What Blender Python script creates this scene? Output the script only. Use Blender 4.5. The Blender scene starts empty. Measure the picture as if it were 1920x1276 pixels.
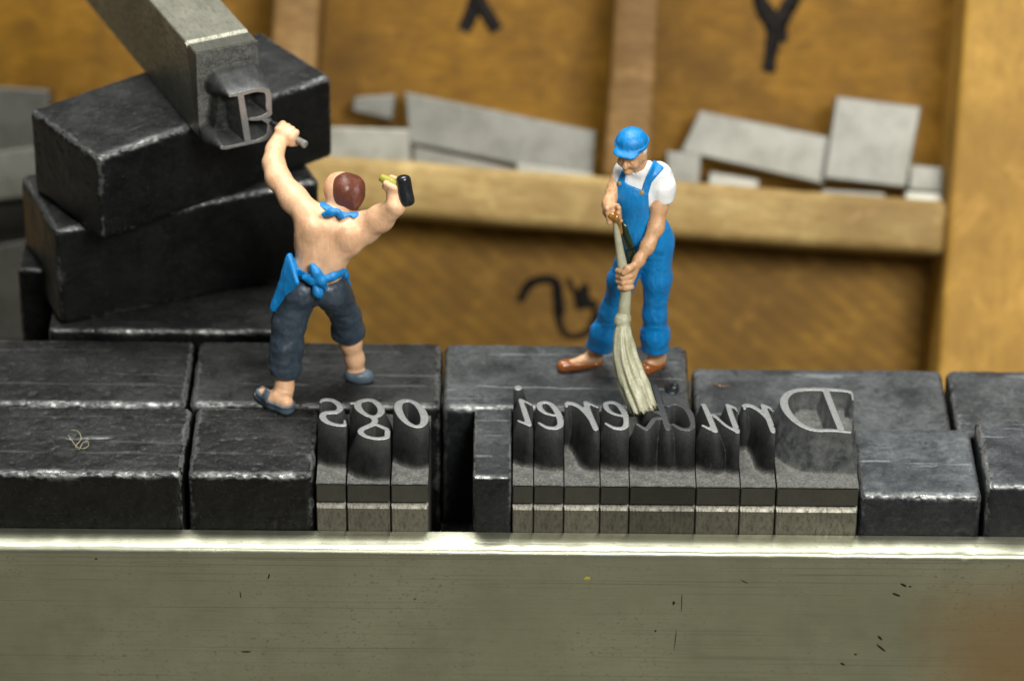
# Letterpress close-up: two tiny painted workers on lead type in a composing stick.  1 unit = 1 cm.
import bpy, bmesh, math, random
import numpy as np
from mathutils import Vector, Matrix

sc = bpy.context.scene
sc.unit_settings.system = 'METRIC'
sc.unit_settings.scale_length = 0.01
random.seed(7); RNG = np.random.RandomState(7)

# ------------------------------------------------------------------ camera
PITCH, ROLL, FPX, DIST = math.radians(32.0), math.radians(0.5), 7000.0, 22.9
TARGET = np.array([0.0, 0.4624, 2.86])
_f = np.array([0, math.cos(PITCH), -math.sin(PITCH)])
_u0 = np.array([0, math.sin(PITCH), math.cos(PITCH)])
_r0 = np.array([1.0, 0, 0])
_r = _r0 * math.cos(ROLL) + _u0 * math.sin(ROLL)
_u = _u0 * math.cos(ROLL) - _r0 * math.sin(ROLL)
CAM = TARGET - _f * DIST
cam_d = bpy.data.cameras.new('camera'); cam = bpy.data.objects.new('camera', cam_d)
sc.collection.objects.link(cam); sc.camera = cam
cam.matrix_world = Matrix(((_r[0], _u[0], -_f[0], CAM[0]), (_r[1], _u[1], -_f[1], CAM[1]),
                           (_r[2], _u[2], -_f[2], CAM[2]), (0, 0, 0, 1)))
cam_d.sensor_width = 36.0; cam_d.lens = 36.0 * FPX / 1920.0
cam_d.clip_start = 0.5; cam_d.clip_end = 500
cam_d.dof.use_dof = True; cam_d.dof.focus_distance = 22.75; cam_d.dof.aperture_fstop = 0.40

# ------------------------------------------------------------------ world, lamps, exposure
w = bpy.data.worlds.new('World'); sc.world = w; w.use_nodes = True
w.node_tree.nodes['Background'].inputs[0].default_value = (1.0, 0.98, 0.90, 1)
w.node_tree.nodes['Background'].inputs[1].default_value = 0.075
def area(name, loc, aim, size, power, col):
    d = bpy.data.lights.new(name, 'AREA'); d.shape = 'RECTANGLE'; d.size, d.size_y = size; d.energy = power; d.color = col
    o = bpy.data.objects.new(name, d); sc.collection.objects.link(o); o.location = loc
    o.rotation_euler = (Vector(aim) - Vector(loc)).to_track_quat('-Z', 'Y').to_euler()
    return o
area('front_softbox', (7, -15, 19), (0, 1.5, 2.5), (8, 6), 5600, (1.0, 0.97, 0.92))
area('overhead_softbox', (-1, 6.5, 24), (0, 1.0, 2.5), (12, 8), 6000, (1.0, 0.99, 0.95))
sc.view_settings.view_transform = 'Standard'; sc.view_settings.look = 'None'
sc.view_settings.exposure = 0.18; sc.view_settings.gamma = 1.0; sc.view_settings.use_curve_mapping = False

# ------------------------------------------------------------------ survey helpers: a photo point on a known plane -> real position
def ray(px, py):
    d = _f + _r * ((px - 960.0) / FPX) + _u * (-(py - 638.0) / FPX)
    return d
def at_y(px, py, y):
    d = ray(px, py); return CAM + d * ((y - CAM[1]) / d[1])
def at_z(px, py, z):
    d = ray(px, py); return CAM + d * ((z - CAM[2]) / d[2])
def at_plane(px, py, o, n):
    d = ray(px, py); return CAM + d * (np.dot(o - CAM, n) / np.dot(d, n))
def at_depth(px, py, dep): return CAM + ray(px, py) * dep
PXCM = 306.0

# ------------------------------------------------------------------ numpy mesh helpers
def hash3(ix, iy, iz, seed):
    n = (ix * 374761393 + iy * 668265263 + iz * 2147483647 + seed * 1274126177) & 0xFFFFFFFF
    n = ((n ^ (n >> 13)) * 1103515245) & 0xFFFFFFFF
    n = ((n ^ (n >> 16)) * 2654435761) & 0xFFFFFFFF
    return ((n ^ (n >> 15)) & 0xFFFFFF) / float(0xFFFFFF)
def vnoise(P, freq, seed=0):
    Q = np.asarray(P, dtype=np.float64) * freq
    I = np.floor(Q).astype(np.int64); F = Q - I; F = F * F * (3 - 2 * F)
    out = 0
    for dx in (0, 1):
        for dy in (0, 1):
            for dz in (0, 1):
                h = hash3(I[..., 0] + dx, I[..., 1] + dy, I[..., 2] + dz, seed)
                out = out + h * (F[..., 0] if dx else 1 - F[..., 0]) * (F[..., 1] if dy else 1 - F[..., 1]) * (F[..., 2] if dz else 1 - F[..., 2])
    return out * 2 - 1

def mesh_np(name, V, quads, tris=None, smooth=True, attrs=None):
    V = np.asarray(V, np.float32); quads = np.asarray(quads, np.int32).reshape(-1, 4)
    tris = np.zeros((0, 3), np.int32) if tris is None else np.asarray(tris, np.int32).reshape(-1, 3)
    me = bpy.data.meshes.new(name)
    me.vertices.add(len(V)); me.vertices.foreach_set('co', V.ravel())
    nl = quads.size + tris.size; nf = len(quads) + len(tris)
    me.loops.add(nl); me.loops.foreach_set('vertex_index', np.concatenate([quads.ravel(), tris.ravel()]).astype(np.int32))
    me.polygons.add(nf)
    ls = np.concatenate([np.arange(len(quads)) * 4, quads.size + np.arange(len(tris)) * 3]).astype(np.int32)
    me.polygons.foreach_set('loop_start', ls)
    me.update(calc_edges=True); me.validate()
    me.polygons.foreach_set('use_smooth', np.full(nf, smooth, dtype=bool))
    for k, a in (attrs or {}).items():
        at = me.attributes.new(k, 'FLOAT', 'POINT'); at.data.foreach_set('value', np.asarray(a, np.float32))
    me.update()
    return me

def link(name, me, mat, parent=None, label=None, cat=None, group=None, kind=None):
    o = bpy.data.objects.new(name, me); sc.collection.objects.link(o)
    if me is not None and mat is not None:
        if len(me.materials) == 0: me.materials.append(mat)
    if parent is not None: o.parent = parent
    if label: o['label'] = label
    if cat: o['category'] = cat
    if group: o['group'] = group
    if kind: o['kind'] = kind
    return o
def empty(name, loc, label, cat, group=None):
    o = link(name, None, None, None, label, cat, group); o.location = loc; o.empty_display_size = 0.2
    bpy.context.view_layer.update()
    return o
def child(name, me, mat, parent, label=None):
    """A part whose mesh is written in world coordinates, hung under its thing."""
    o = link(name, me, mat, parent, label)
    o.matrix_parent_inverse = parent.matrix_world.inverted() if parent else Matrix()
    return o

def grid_axis(L, r, h, k=4):
    e = r * (1 - np.cos(np.linspace(0, 1, k + 1) * math.pi / 2)) / 1.0
    e = np.linspace(0, r, k + 1)
    n = max(2, int((L - 2 * r) / h))
    return np.concatenate([-L / 2 + e, np.linspace(-L / 2 + r, L / 2 - r, n + 1)[1:-1], L / 2 - r + e])

def block_mesh(name, size, r=0.04, h=0.016, seed=0, rough=0.006, dents=0.011, scratches=(), chipped=1.0):
    """A worn cast-metal block: rounded box centred on x,y with its foot at z=0, uneven edges, 'wear' stored per vertex."""
    S = np.array(size, float); H = S / 2
    ax = [grid_axis(S[i], r, h) for i in range(3)]
    Vs, Qs, off = [], [], 0
    for a in range(3):
        b, c = (a + 1) % 3, (a + 2) % 3
        for s in (-1, 1):
            B, C = np.meshgrid(ax[b], ax[c], indexing='ij')
            P = np.zeros(B.shape + (3,)); P[..., a] = s * H[a]; P[..., b] = B; P[..., c] = C
            nb, nc = B.shape
            idx = np.arange(nb * nc).reshape(nb, nc) + off
            q = np.stack([idx[:-1, :-1], idx[1:, :-1], idx[1:, 1:], idx[:-1, 1:]], -1).reshape(-1, 4)
            if s < 0: q = q[:, ::-1]
            Vs.append(P.reshape(-1, 3)); Qs.append(q); off += nb * nc
    P = np.concatenate(Vs); Q = np.concatenate(Qs)
    key = np.round(P * 20000).astype(np.int64)
    _, first, inv = np.unique(key, axis=0, return_index=True, return_inverse=True)
    P = P[first]; Q = inv.ravel()[Q]
    d = np.sort(H - np.abs(P), axis=1)[:, 1]                    # distance to the nearest edge
    sd = P + np.array([seed * 3.17, seed * 1.31, seed * 2.3])
    core = np.clip(P, -(H - r), H - r); n = P - core; n /= np.maximum(np.linalg.norm(n, axis=1, keepdims=True), 1e-9)
    out = core + n * r
    n1 = vnoise(sd, 9, 1); n2 = vnoise(sd, 26, 2); n3 = vnoise(sd, 60, 3)
    edge = np.exp(-(d / (r * 1.0)) ** 2)
    push = rough * (0.5 * n1 + 0.35 * n2 + 0.2 * n3) - edge * dents * chipped * np.clip(n2 * 0.7 + n3 * 0.6 + 0.1, 0, 1)
    pit = np.clip(vnoise(sd, 34, 5) - 0.62, 0, 1) * 0.03
    out = out + n * (push - pit)[:, None]
    wear = np.exp(-(d / (r * 0.6)) ** 2) * np.clip(0.55 + 0.25 * n1 + 0.35 * n2 + 0.45 * n3, 0, 1)
    topn = np.clip(1 - (H[2] - P[:, 2]) / (r * 1.6), 0, 1)
    wear = wear * (0.4 + 0.75 * topn)
    wear = wear + 0.22 * np.exp(-(d / (r * 3.2)) ** 2) * np.clip(0.4 + n1 + 0.5 * n3, 0, 1)
    for (x0, y0, x1, y1, wd, amt) in scratches:                 # on the top face, in block coordinates
        A = np.array([x0, y0]); Bv = np.array([x1, y1]) - A
        t = np.clip(((out[:, :2] - A) @ Bv) / (Bv @ Bv), 0, 1)
        dd = np.linalg.norm(out[:, :2] - (A + t[:, None] * Bv), axis=1)
        taper = np.sin(np.clip(t, 0.02, 0.98) * math.pi) ** 0.5
        m = np.clip(1 - dd / (wd * taper + 1e-4), 0, 1) * (P[:, 2] > H[2] - 1e-5)
        wear = np.maximum(wear, m * amt); out[:, 2] -= m * 0.012 * amt
    out[:, 2] += H[2]
    lit_top = np.clip((n[:, 2] - 0.55) / 0.4, 0, 1)  # mask of upward faces, used to paint the top light into the colour
    return mesh_np(name, out, Q, attrs={'wear': np.clip(wear, 0, 1), 'lit_top': lit_top})

def box_mesh(name, lo, hi, bev=0.0, segs=2):
    bm = bmesh.new(); bmesh.ops.create_cube(bm, size=1)
    for v in bm.verts:
        for i in range(3): v.co[i] = lo[i] if v.co[i] < 0 else hi[i]
    if bev: bmesh.ops.bevel(bm, geom=bm.edges[:], offset=bev, segments=segs, profile=0.5, affect='EDGES')
    me = bpy.data.meshes.new(name); bm.to_mesh(me); bm.free()
    return me

def sweep(name, pts, radii, n=20, ridge=None, samples=60, flat=None, cap=True, fray=0.0):
    """A tube along a smooth path; ridge(t, angle) scales the radius; flat=(vector, factor) squashes it along a direction."""
    pts = np.array(pts, float); radii = np.array(radii, float)
    T = np.linspace(0, len(pts) - 1, samples)
    C = cr(pts, T); R = cr(radii[:, None], T)[:, 0]
    tan = np.gradient(C, axis=0); tan /= np.linalg.norm(tan, axis=1, keepdims=True)
    up = np.array([0.3, -0.8, 0.5]); V = []
    for i in range(samples):
        a = np.cross(tan[i], up); a /= np.linalg.norm(a); b = np.cross(a, tan[i])
        for j in range(n):
            th = 2 * math.pi * j / n
            rr = R[i] * (ridge(i / (samples - 1), th) if ridge else 1)
            o = (a * math.cos(th) + b * math.sin(th)) * rr
            if flat is not None: o = o - flat[0] * np.dot(o, flat[0]) * (1 - flat[1])
            V.append(C[i] + o + (tan[i] * random.uniform(-fray, fray) if fray and i > samples - 3 else 0))
    Q = [(i * n + j, i * n + (j + 1) % n, (i + 1) * n + (j + 1) % n, (i + 1) * n + j) for i in range(samples - 1) for j in range(n)]
    Tt = []
    if cap:
        V.append(C[0]); V.append(C[-1]); k = samples * n
        for j in range(n):
            Tt.append((k, (j + 1) % n, j)); Tt.append((k + 1, (samples - 1) * n + j, (samples - 1) * n + (j + 1) % n))
    return mesh_np(name, V, Q, Tt)

def cr(P, T):
    """Catmull-Rom through the rows of P at parameters T."""
    P = np.asarray(P, float); n = len(P)
    i = np.clip(np.floor(T).astype(int), 0, n - 2); t = (T - i)[:, None]
    g = lambda k: P[np.clip(k, 0, n - 1)]
    p0, p1, p2, p3 = g(i - 1), g(i), g(i + 1), g(i + 2)
    return 0.5 * (2 * p1 + (p2 - p0) * t + (2 * p0 - 5 * p1 + 4 * p2 - p3) * t ** 2 + (3 * p1 - p0 - 3 * p2 + p3) * t ** 3)

# ------------------------------------------------------------------ signed-distance modelling for the figures
def s_cone(P, a, b, ra, rb):
    a = np.asarray(a, float); b = np.asarray(b, float); ab = b - a
    t = np.clip(((P - a) @ ab) / max(ab @ ab, 1e-12), 0, 1)
    return np.linalg.norm(P - (a + t[..., None] * ab), axis=-1) - (ra + (rb - ra) * t)
def s_ell(P, c, r, R=None):
    q = P - np.asarray(c, float)
    if R is not None: q = q @ np.asarray(R, float).T          # rows of R = local axes
    r = np.asarray(r, float)
    k0 = np.linalg.norm(q / r, axis=-1); k1 = np.linalg.norm(q / (r * r), axis=-1)
    return k0 * (k0 - 1) / np.maximum(k1, 1e-9)
def smin(a, b, k):
    if k <= 0: return np.minimum(a, b)
    h = np.clip(0.5 + 0.5 * (b - a) / k, 0, 1)
    return b + (a - b) * h - k * h * (1 - h)
def smax(a, b, k): return -smin(-a, -b, k)
def s_chain(P, pts, rad, k=0.02):
    d = None
    for i in range(len(pts) - 1):
        e = s_cone(P, pts[i], pts[i + 1], rad[i], rad[i + 1]); d = e if d is None else smin(d, e, k)
    return d

def surface_net(fn, lo, hi, h):
    lo = np.asarray(lo, float); hi = np.asarray(hi, float)
    N = np.ceil((hi - lo) / h).astype(int) + 1
    xs = [lo[i] + h * np.arange(N[i]) for i in range(3)]
    # coarse pass, then the fine field only in the coarse cells near the surface
    k = 5; M = -(-(N - 1) // k)
    cs = [lo[i] + h * k * (np.arange(M[i]) + 0.5) for i in range(3)]
    C = fn(np.stack(np.meshgrid(*cs, indexing='ij'), -1))
    F = np.repeat(np.repeat(np.repeat(C, k, 0), k, 1), k, 2)
    F = np.pad(F, ((0, 1),) * 3, mode='edge')[:N[0], :N[1], :N[2]].astype(np.float32)
    near = np.argwhere(np.abs(C) < h * k * 1.35 + 0.012)
    o = np.stack(np.meshgrid(*(np.arange(k + 1),) * 3, indexing='ij'), -1).reshape(-1, 3)
    for j in range(0, len(near), 1200):
        ij = (near[j:j + 1200, None, :] * k + o[None]).reshape(-1, 3)
        ij = ij[(ij < N).all(1)]
        F[ij[:, 0], ij[:, 1], ij[:, 2]] = fn(lo + ij * h)
    S = F < 0
    cnt = sum(S[a:N[0] - 1 + a, b:N[1] - 1 + b, c:N[2] - 1 + c].astype(np.int8) for a in (0, 1) for b in (0, 1) for c in (0, 1))
    act = (cnt > 0) & (cnt < 8); I = np.argwhere(act)
    vid = -np.ones(act.shape, np.int64); vid[act] = np.arange(len(I))
    cor = [(a, b, c) for a in (0, 1) for b in (0, 1) for c in (0, 1)]
    vals = np.stack([F[I[:, 0] + a, I[:, 1] + b, I[:, 2] + c] for a, b, c in cor], 1).astype(np.float64)
    acc = np.zeros((len(I), 3)); num = np.zeros(len(I))
    for i in range(8):
        for j in range(i + 1, 8):
            ci, cj = np.array(cor[i]), np.array(cor[j])
            if np.abs(ci - cj).sum() != 1: continue
            va, vb = vals[:, i], vals[:, j]; m = (va < 0) != (vb < 0)
            t = np.where(m, va / np.where(m, va - vb, 1), 0)
            acc += np.where(m[:, None], ci + t[:, None] * (cj - ci), 0); num += m
    V = lo + (I + acc / num[:, None]) * h
    quads = []
    for ax in range(3):
        b, c = (ax + 1) % 3, (ax + 2) % 3
        sl0 = [slice(None)] * 3; sl1 = [slice(None)] * 3; sl0[ax] = slice(0, -1); sl1[ax] = slice(1, None)
        A, B = S[tuple(sl0)], S[tuple(sl1)]
        for sign in (0, 1):
            E = np.argwhere((A & ~B) if sign == 0 else (~A & B))
            ok = (E[:, b] > 0) & (E[:, c] > 0) & (E[:, b] < N[b] - 1) & (E[:, c] < N[c] - 1); E = E[ok]
            def cell(db, dc):
                e = E.copy(); e[:, b] += db; e[:, c] += dc; return vid[e[:, 0], e[:, 1], e[:, 2]]
            q = np.stack([cell(-1, -1), cell(0, -1), cell(0, 0), cell(-1, 0)], 1)
            quads.append(q if sign == 0 else q[:, ::-1])
    return V, np.concatenate(quads)
def sdf_part(name, fn, lo, hi, h, mat, parent, label=None):
    V, Q = surface_net(fn, lo, hi, h)
    return child(name, mesh_np(name, V, Q), mat, parent, label)
def bounds(pts, pad):
    p = np.array(pts); return p.min(0) - pad, p.max(0) + pad

# ------------------------------------------------------------------ materials
class NT:
    def __init__(self, name):
        self.m = bpy.data.materials.new(name); self.m.use_nodes = True
        self.t = self.m.node_tree; self.b = self.t.nodes['Principled BSDF']
        self.tc = self.t.nodes.new('ShaderNodeTexCoord')
    def n(self, kind, **kw):
        nd = self.t.nodes.new('ShaderNode' + kind)
        for k, v in kw.items(): setattr(nd, k, v)
        return nd
    def l(self, a, b): self.t.links.new(a, b)
    def set(self, sock, v):
        if hasattr(v, 'is_linked'): self.l(v, sock)
        else: sock.default_value = v
    def vec(self, scale=(1, 1, 1), rot=(0, 0, 0), src='Object'):
        mp = self.n('Mapping'); self.l(self.tc.outputs[src], mp.inputs[0])
        mp.inputs['Scale'].default_value = scale; mp.inputs['Rotation'].default_value = rot
        return mp.outputs[0]
    def noise(self, scale, detail=4, rough=0.6, vec=None, dist=0.0):
        nd = self.n('TexNoise'); nd.inputs['Scale'].default_value = scale; nd.inputs['Detail'].default_value = detail
        nd.inputs['Roughness'].default_value = rough; nd.inputs['Distortion'].default_value = dist
        self.l(vec if vec is not None else self.tc.outputs['Object'], nd.inputs['Vector'])
        return nd.outputs['Fac']
    def ramp(self, fac, a, b, lo=0.0, hi=1.0):
        mr = self.n('MapRange', clamp=True); self.l(fac, mr.inputs[0])
        mr.inputs[1].default_value = a; mr.inputs[2].default_value = b; mr.inputs[3].default_value = lo; mr.inputs[4].default_value = hi
        return mr.outputs[0]
    def mix(self, fac, a, b, mode='MIX'):
        mx = self.n('Mix', data_type='RGBA', blend_type=mode)
        self.set(mx.inputs[0], fac)
        for s, v in ((mx.inputs[6], a), (mx.inputs[7], b)):
            if isinstance(v, tuple): s.default_value = v + (1,) if len(v) == 3 else v
            else: self.l(v, s)
        return mx.outputs[2]
    def math(self, op, a, b=0.0):
        m = self.n('Math', operation=op, use_clamp=False); self.set(m.inputs[0], a); self.set(m.inputs[1], b); return m.outputs[0]
    def attr(self, name): 
        a = self.n('Attribute'); a.attribute_name = name; return a.outputs['Fac']
    def objcol(self): return self.n('ObjectInfo').outputs['Color']
    def objrand(self): return self.n('ObjectInfo').outputs['Random']
    def bump(self, h, dist, strength=1.0, edge=0.0):
        b = self.n('Bump'); b.inputs['Distance'].default_value = dist; b.inputs['Strength'].default_value = strength
        self.l(h, b.inputs['Height']); self.l(b.outputs[0], self.b.inputs['Normal'])
        if edge:
            e = self.n('Bevel'); e.samples = 6; e.inputs['Radius'].default_value = edge; self.l(e.outputs[0], b.inputs['Normal'])
    def out(self, col=None, rough=None, metal=None, spec=None, coat=None):
        for k, v in (('Base Color', col), ('Roughness', rough), ('Metallic', metal), ('Specular IOR Level', spec), ('Coat Weight', coat)):
            if v is None: continue
            if isinstance(v, tuple): self.b.inputs[k].default_value = v + (1,)
            else: self.set(self.b.inputs[k], v)
        return self.m

def mat_lead():
    t = NT('oxidised_lead')
    wv = t.objcol()
    n1 = t.noise(5, 6, 0.65); n2 = t.noise(30, 6, 0.75); n3 = t.noise(110, 3, 0.6); n4 = t.noise(2.2, 4, 0.6)
    vs = t.noise(9, 4, 0.7, t.vec((1, 9, 1), (0, 0, 0.25)))
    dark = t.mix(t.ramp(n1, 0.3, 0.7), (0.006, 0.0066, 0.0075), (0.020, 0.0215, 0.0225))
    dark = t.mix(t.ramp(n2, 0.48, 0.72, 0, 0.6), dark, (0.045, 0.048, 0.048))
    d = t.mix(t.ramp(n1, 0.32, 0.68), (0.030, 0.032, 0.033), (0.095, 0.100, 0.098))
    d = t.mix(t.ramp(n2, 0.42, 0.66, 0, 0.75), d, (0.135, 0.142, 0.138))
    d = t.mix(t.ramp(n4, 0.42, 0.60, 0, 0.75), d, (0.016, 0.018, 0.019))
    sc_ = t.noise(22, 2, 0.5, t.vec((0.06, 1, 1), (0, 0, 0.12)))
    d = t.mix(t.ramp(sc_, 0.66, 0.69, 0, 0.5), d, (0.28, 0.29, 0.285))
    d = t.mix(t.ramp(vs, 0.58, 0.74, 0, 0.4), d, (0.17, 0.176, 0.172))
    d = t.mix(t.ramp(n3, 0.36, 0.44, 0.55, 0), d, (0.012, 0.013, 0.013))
    dark = t.mix(t.attr('lit_top'), dark, d)  # tops painted lighter than the near-black sides, as if lit from above
    dark = t.mix(1.0, dark, wv, 'MULTIPLY')
    spk = t.ramp(n3, 0.645, 0.70)
    dark = t.mix(t.math('MULTIPLY', spk, t.ramp(t.attr('lit_top'), 0, 1, 0.14, 0.42)), dark, (0.34, 0.36, 0.35))
    a = t.attr('wear')
    wr = t.ramp(t.math('MULTIPLY', a, t.ramp(n2, 0.3, 0.62, 0.55, 1.3)), 0.2, 0.95)
    col = t.mix(t.math('MULTIPLY', wr, t.ramp(t.objrand(), 0, 1, 0.45, 0.95)), dark, (0.38, 0.39, 0.38))
    t.bump(t.math('ADD', t.math('MULTIPLY', n2, 0.6), t.math('MULTIPLY', n3, 0.3)), 0.010, 0.5)
    rg = t.ramp(n1, 0.35, 0.65, 0.34, 0.50)
    return t.out(col, t.math('MULTIPLY', rg, t.ramp(wr, 0, 1, 1.0, 0.75)), t.ramp(wr, 0, 1, 0.0, 0.9), 0.3)

def mat_letter():
    """Top of a type: bright rubbed printing face, ink-blackened flanks, dusty shoulder."""
    t = NT('type_metal_letter')
    sh = t.attr('shoulder')
    n1 = t.noise(14, 5, 0.65); n2 = t.noise(70, 4, 0.7); n3 = t.noise(190, 2, 0.5)
    flank = t.mix(t.ramp(n1, 0.35, 0.7), (0.0025, 0.0028, 0.003), (0.013, 0.0138, 0.0132))
    flank = t.mix(1.0, flank, t.objcol(), 'MULTIPLY')
    flank = t.mix(t.ramp(n3, 0.68, 0.76, 0, 0.35), flank, (0.2, 0.2, 0.17))
    shc = t.mix(t.ramp(n2, 0.3, 0.75), (0.05, 0.052, 0.05), (0.20, 0.20, 0.18))
    c = t.mix(t.math('MULTIPLY', sh, t.ramp(n1, 0.2, 0.6, 0.35, 1)), flank, shc)
    rm = t.math('MULTIPLY', t.attr('rim'), t.ramp(n2, 0.3, 0.65, 0.4, 1.0))
    c = t.mix(t.math('MULTIPLY', rm, 0.4), c, (0.30, 0.31, 0.31))  # painted highlight along the edge of the printing face
    t.bump(t.math('ADD', n2, n3), 0.006, 0.35, edge=0.010)
    return t.out(c, t.ramp(rm, 0, 1, 0.5, 0.3), t.ramp(rm, 0, 1, 0.0, 0.6), 0.2)
def mat_face():
    t = NT('rubbed_type_face')
    n2 = t.noise(70, 4, 0.7)
    fc = t.mix(t.ramp(n2, 0.4, 0.75), (0.42, 0.43, 0.425), (0.26, 0.27, 0.268))
    fc = t.mix(t.n('ObjectInfo').outputs['Alpha'], (0.02, 0.02, 0.02), fc)
    t.bump(n2, 0.004, 0.3, edge=0.010)
    return t.out(fc, 0.36, 0.6, 0.5)

def mat_shank():
    t = NT('type_metal_shank')
    n1 = t.noise(6, 5, 0.65); n2 = t.noise(45, 5, 0.7, t.vec((1, 1, 0.35)))
    st = t.noise(60, 2, 0.5, t.vec((1, 1, 0.06)))
    up = t.attr('upper')
    c = t.mix(t.ramp(n1, 0.3, 0.7), (0.27, 0.262, 0.215), (0.17, 0.165, 0.135))
    c = t.mix(t.ramp(n2, 0.46, 0.66, 0, 0.8), c, (0.075, 0.073, 0.06))
    c = t.mix(t.ramp(st, 0.62, 0.7, 0, 0.6), c, (0.06, 0.058, 0.05))
    c = t.mix(t.math('MULTIPLY', up, t.ramp(n2, 0.2, 0.7, 0.95, 0.55)), c, (0.055, 0.055, 0.05))  # upper band painted darker; lighter lower part stands in for the rail's reflection
    c = t.mix(1.0, c, t.objcol(), 'MULTIPLY')
    t.bump(n2, 0.006, 0.3)
    return t.out(c, t.ramp(n2, 0.3, 0.7, 0.36, 0.55), 0.75, 0.5)

def mat_rail():
    t = NT('brushed_steel')
    st = t.noise(5, 3, 0.6, t.vec((0.25, 14, 14)))
    st2 = t.noise(16, 3, 0.6, t.vec((0.15, 20, 20)))
    n1 = t.noise(1.1, 4, 0.6); n2 = t.noise(16, 6, 0.75); n3 = t.noise(60, 4, 0.65, t.vec((0.6, 1, 1)))
    c = t.mix(t.ramp(n1, 0.3, 0.7), (0.36, 0.372, 0.275), (0.48, 0.488, 0.38))
    c = t.mix(t.ramp(st2, 0.56, 0.64, 0, 0.35), c, (0.22, 0.215, 0.16))
    pm = t.math('MULTIPLY', t.ramp(n3, 0.60, 0.66), t.ramp(n1, 0.40, 0.58, 0.12, 1.0))
    c = t.mix(t.math('MULTIPLY', pm, 0.6), c, (0.20, 0.185, 0.11))
    ln = t.noise(3, 2, 0.5, t.vec((0.10, 30, 30))); c = t.mix(t.ramp(ln, 0.62, 0.66, 0, 0.5), c, (0.20, 0.195, 0.14))
    mo = t.noise(3.2, 5, 0.7); c = t.mix(t.ramp(mo, 0.5, 0.72, 0, 0.4), c, (0.30, 0.295, 0.215))
    # warm brown reflection painted into the colour at the lower right end
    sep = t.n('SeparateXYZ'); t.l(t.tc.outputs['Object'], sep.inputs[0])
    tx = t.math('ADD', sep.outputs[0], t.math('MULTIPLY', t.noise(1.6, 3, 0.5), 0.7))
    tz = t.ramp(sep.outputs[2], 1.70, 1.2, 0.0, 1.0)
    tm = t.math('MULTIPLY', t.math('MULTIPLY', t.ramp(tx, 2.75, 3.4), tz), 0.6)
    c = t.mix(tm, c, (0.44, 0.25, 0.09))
    t.bump(t.math('ADD', t.math('MULTIPLY', st, 0.5), t.math('MULTIPLY', pm, -0.5)), 0.003, 0.35)
    r = t.ramp(st, 0.3, 0.7, 0.36, 0.50)
    t.b.inputs['Anisotropic'].default_value = 0.5
    return t.out(c, r, 0.92, 0.5)

def mat_spacer():
    t = NT('dull_type_metal')
    n1 = t.noise(2.2, 4, 0.6); n2 = t.noise(30, 4, 0.7)
    c = t.mix(t.ramp(n1, 0.3, 0.7), (0.20, 0.20, 0.172), (0.135, 0.135, 0.112))
    c = t.mix(t.ramp(t.noise(5, 5, 0.7), 0.48, 0.68, 0, 0.75), c, (0.11, 0.11, 0.085))
    c = t.mix(t.ramp(n2, 0.52, 0.7, 0, 0.5), c, (0.30, 0.30, 0.27))
    c = t.mix(1.0, c, t.objcol(), 'MULTIPLY')
    return t.out(c, 0.42, 0.35, 0.5)

def mat_wood(name, c0, c1, dark, grain=(1, 7, 7), rot=(0, 0, 0), saw=False, rough=0.55):
    t = NT(name)
    v = t.vec(grain, rot)
    n1 = t.noise(1.2, 6, 0.62, v, 0.6); n2 = t.noise(5.5, 5, 0.65, v); n3 = t.noise(0.7, 3, 0.5)
    c = t.mix(t.ramp(n1, 0.3, 0.7), c0, c1)
    c = t.mix(t.ramp(n2, 0.46, 0.66, 0, 0.6), c, dark)
    c = t.mix(t.ramp(n3, 0.42, 0.68, 0, 0.65), c, dark)
    if saw:
        wv = t.n('TexWave'); wv.wave_type = 'BANDS'; wv.bands_direction = 'Y'
        t.l(t.vec((1, 1, 1), (0, 0, 0.62)), wv.inputs['Vector'])
        wv.inputs['Scale'].default_value = 2.5; wv.inputs['Distortion'].default_value = 1.1; wv.inputs['Detail'].default_value = 2
        wv.inputs['Detail Scale'].default_value = 0.8
        c = t.mix(t.math('MULTIPLY', wv.outputs['Fac'], 0.4), c, dark)
    mt = t.noise(3.4, 5, 0.7, None, 0.5); c = t.mix(t.ramp(mt, 0.5, 0.7, 0, 0.5), c, dark)
    c = t.mix(t.ramp(mt, 0.46, 0.32, 0, 0.3), c, tuple(min(1, x * 1.5 + 0.02) for x in c0))
    c = t.mix(1.0, c, t.objcol(), 'MULTIPLY')
    t.bump(n2, 0.02, 0.3)
    return t.out(c, rough, 0.0, 0.18)

def mat_paint(name, c0, c1, rough=0.4, n_scale=9, spec=0.5, bump=0.35, wash=None, coat=0.0, bscale=42):
    """Hand-brushed model paint: uneven coats, brush streaks, thin spots."""
    t = NT(name)
    n1 = t.noise(n_scale, 5, 0.65, None, 0.4); n2 = t.noise(bscale, 5, 0.65)
    br = t.noise(26, 4, 0.6, t.vec((1.0, 1.0, 0.28), (0.3, 0.2, 0.5)), 0.6)
    c = t.mix(t.ramp(n1, 0.34, 0.66), c0, c1)
    pale = tuple(min(1.0, x * 1.12 + 0.03) for x in c0)
    c = t.mix(t.ramp(br, 0.5, 0.68, 0, 0.45), c, pale)
    if wash: c = t.mix(t.ramp(n2, 0.56, 0.70, 0, 0.55), c, wash)
    h = t.math('ADD', t.math('MULTIPLY', n2, 0.6), t.math('MULTIPLY', br, 0.9))
    t.bump(h, 0.014, bump)
    return t.out(c, t.ramp(br, 0.35, 0.65, rough * 0.75, rough * 1.3), 0.0, spec, coat)

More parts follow.
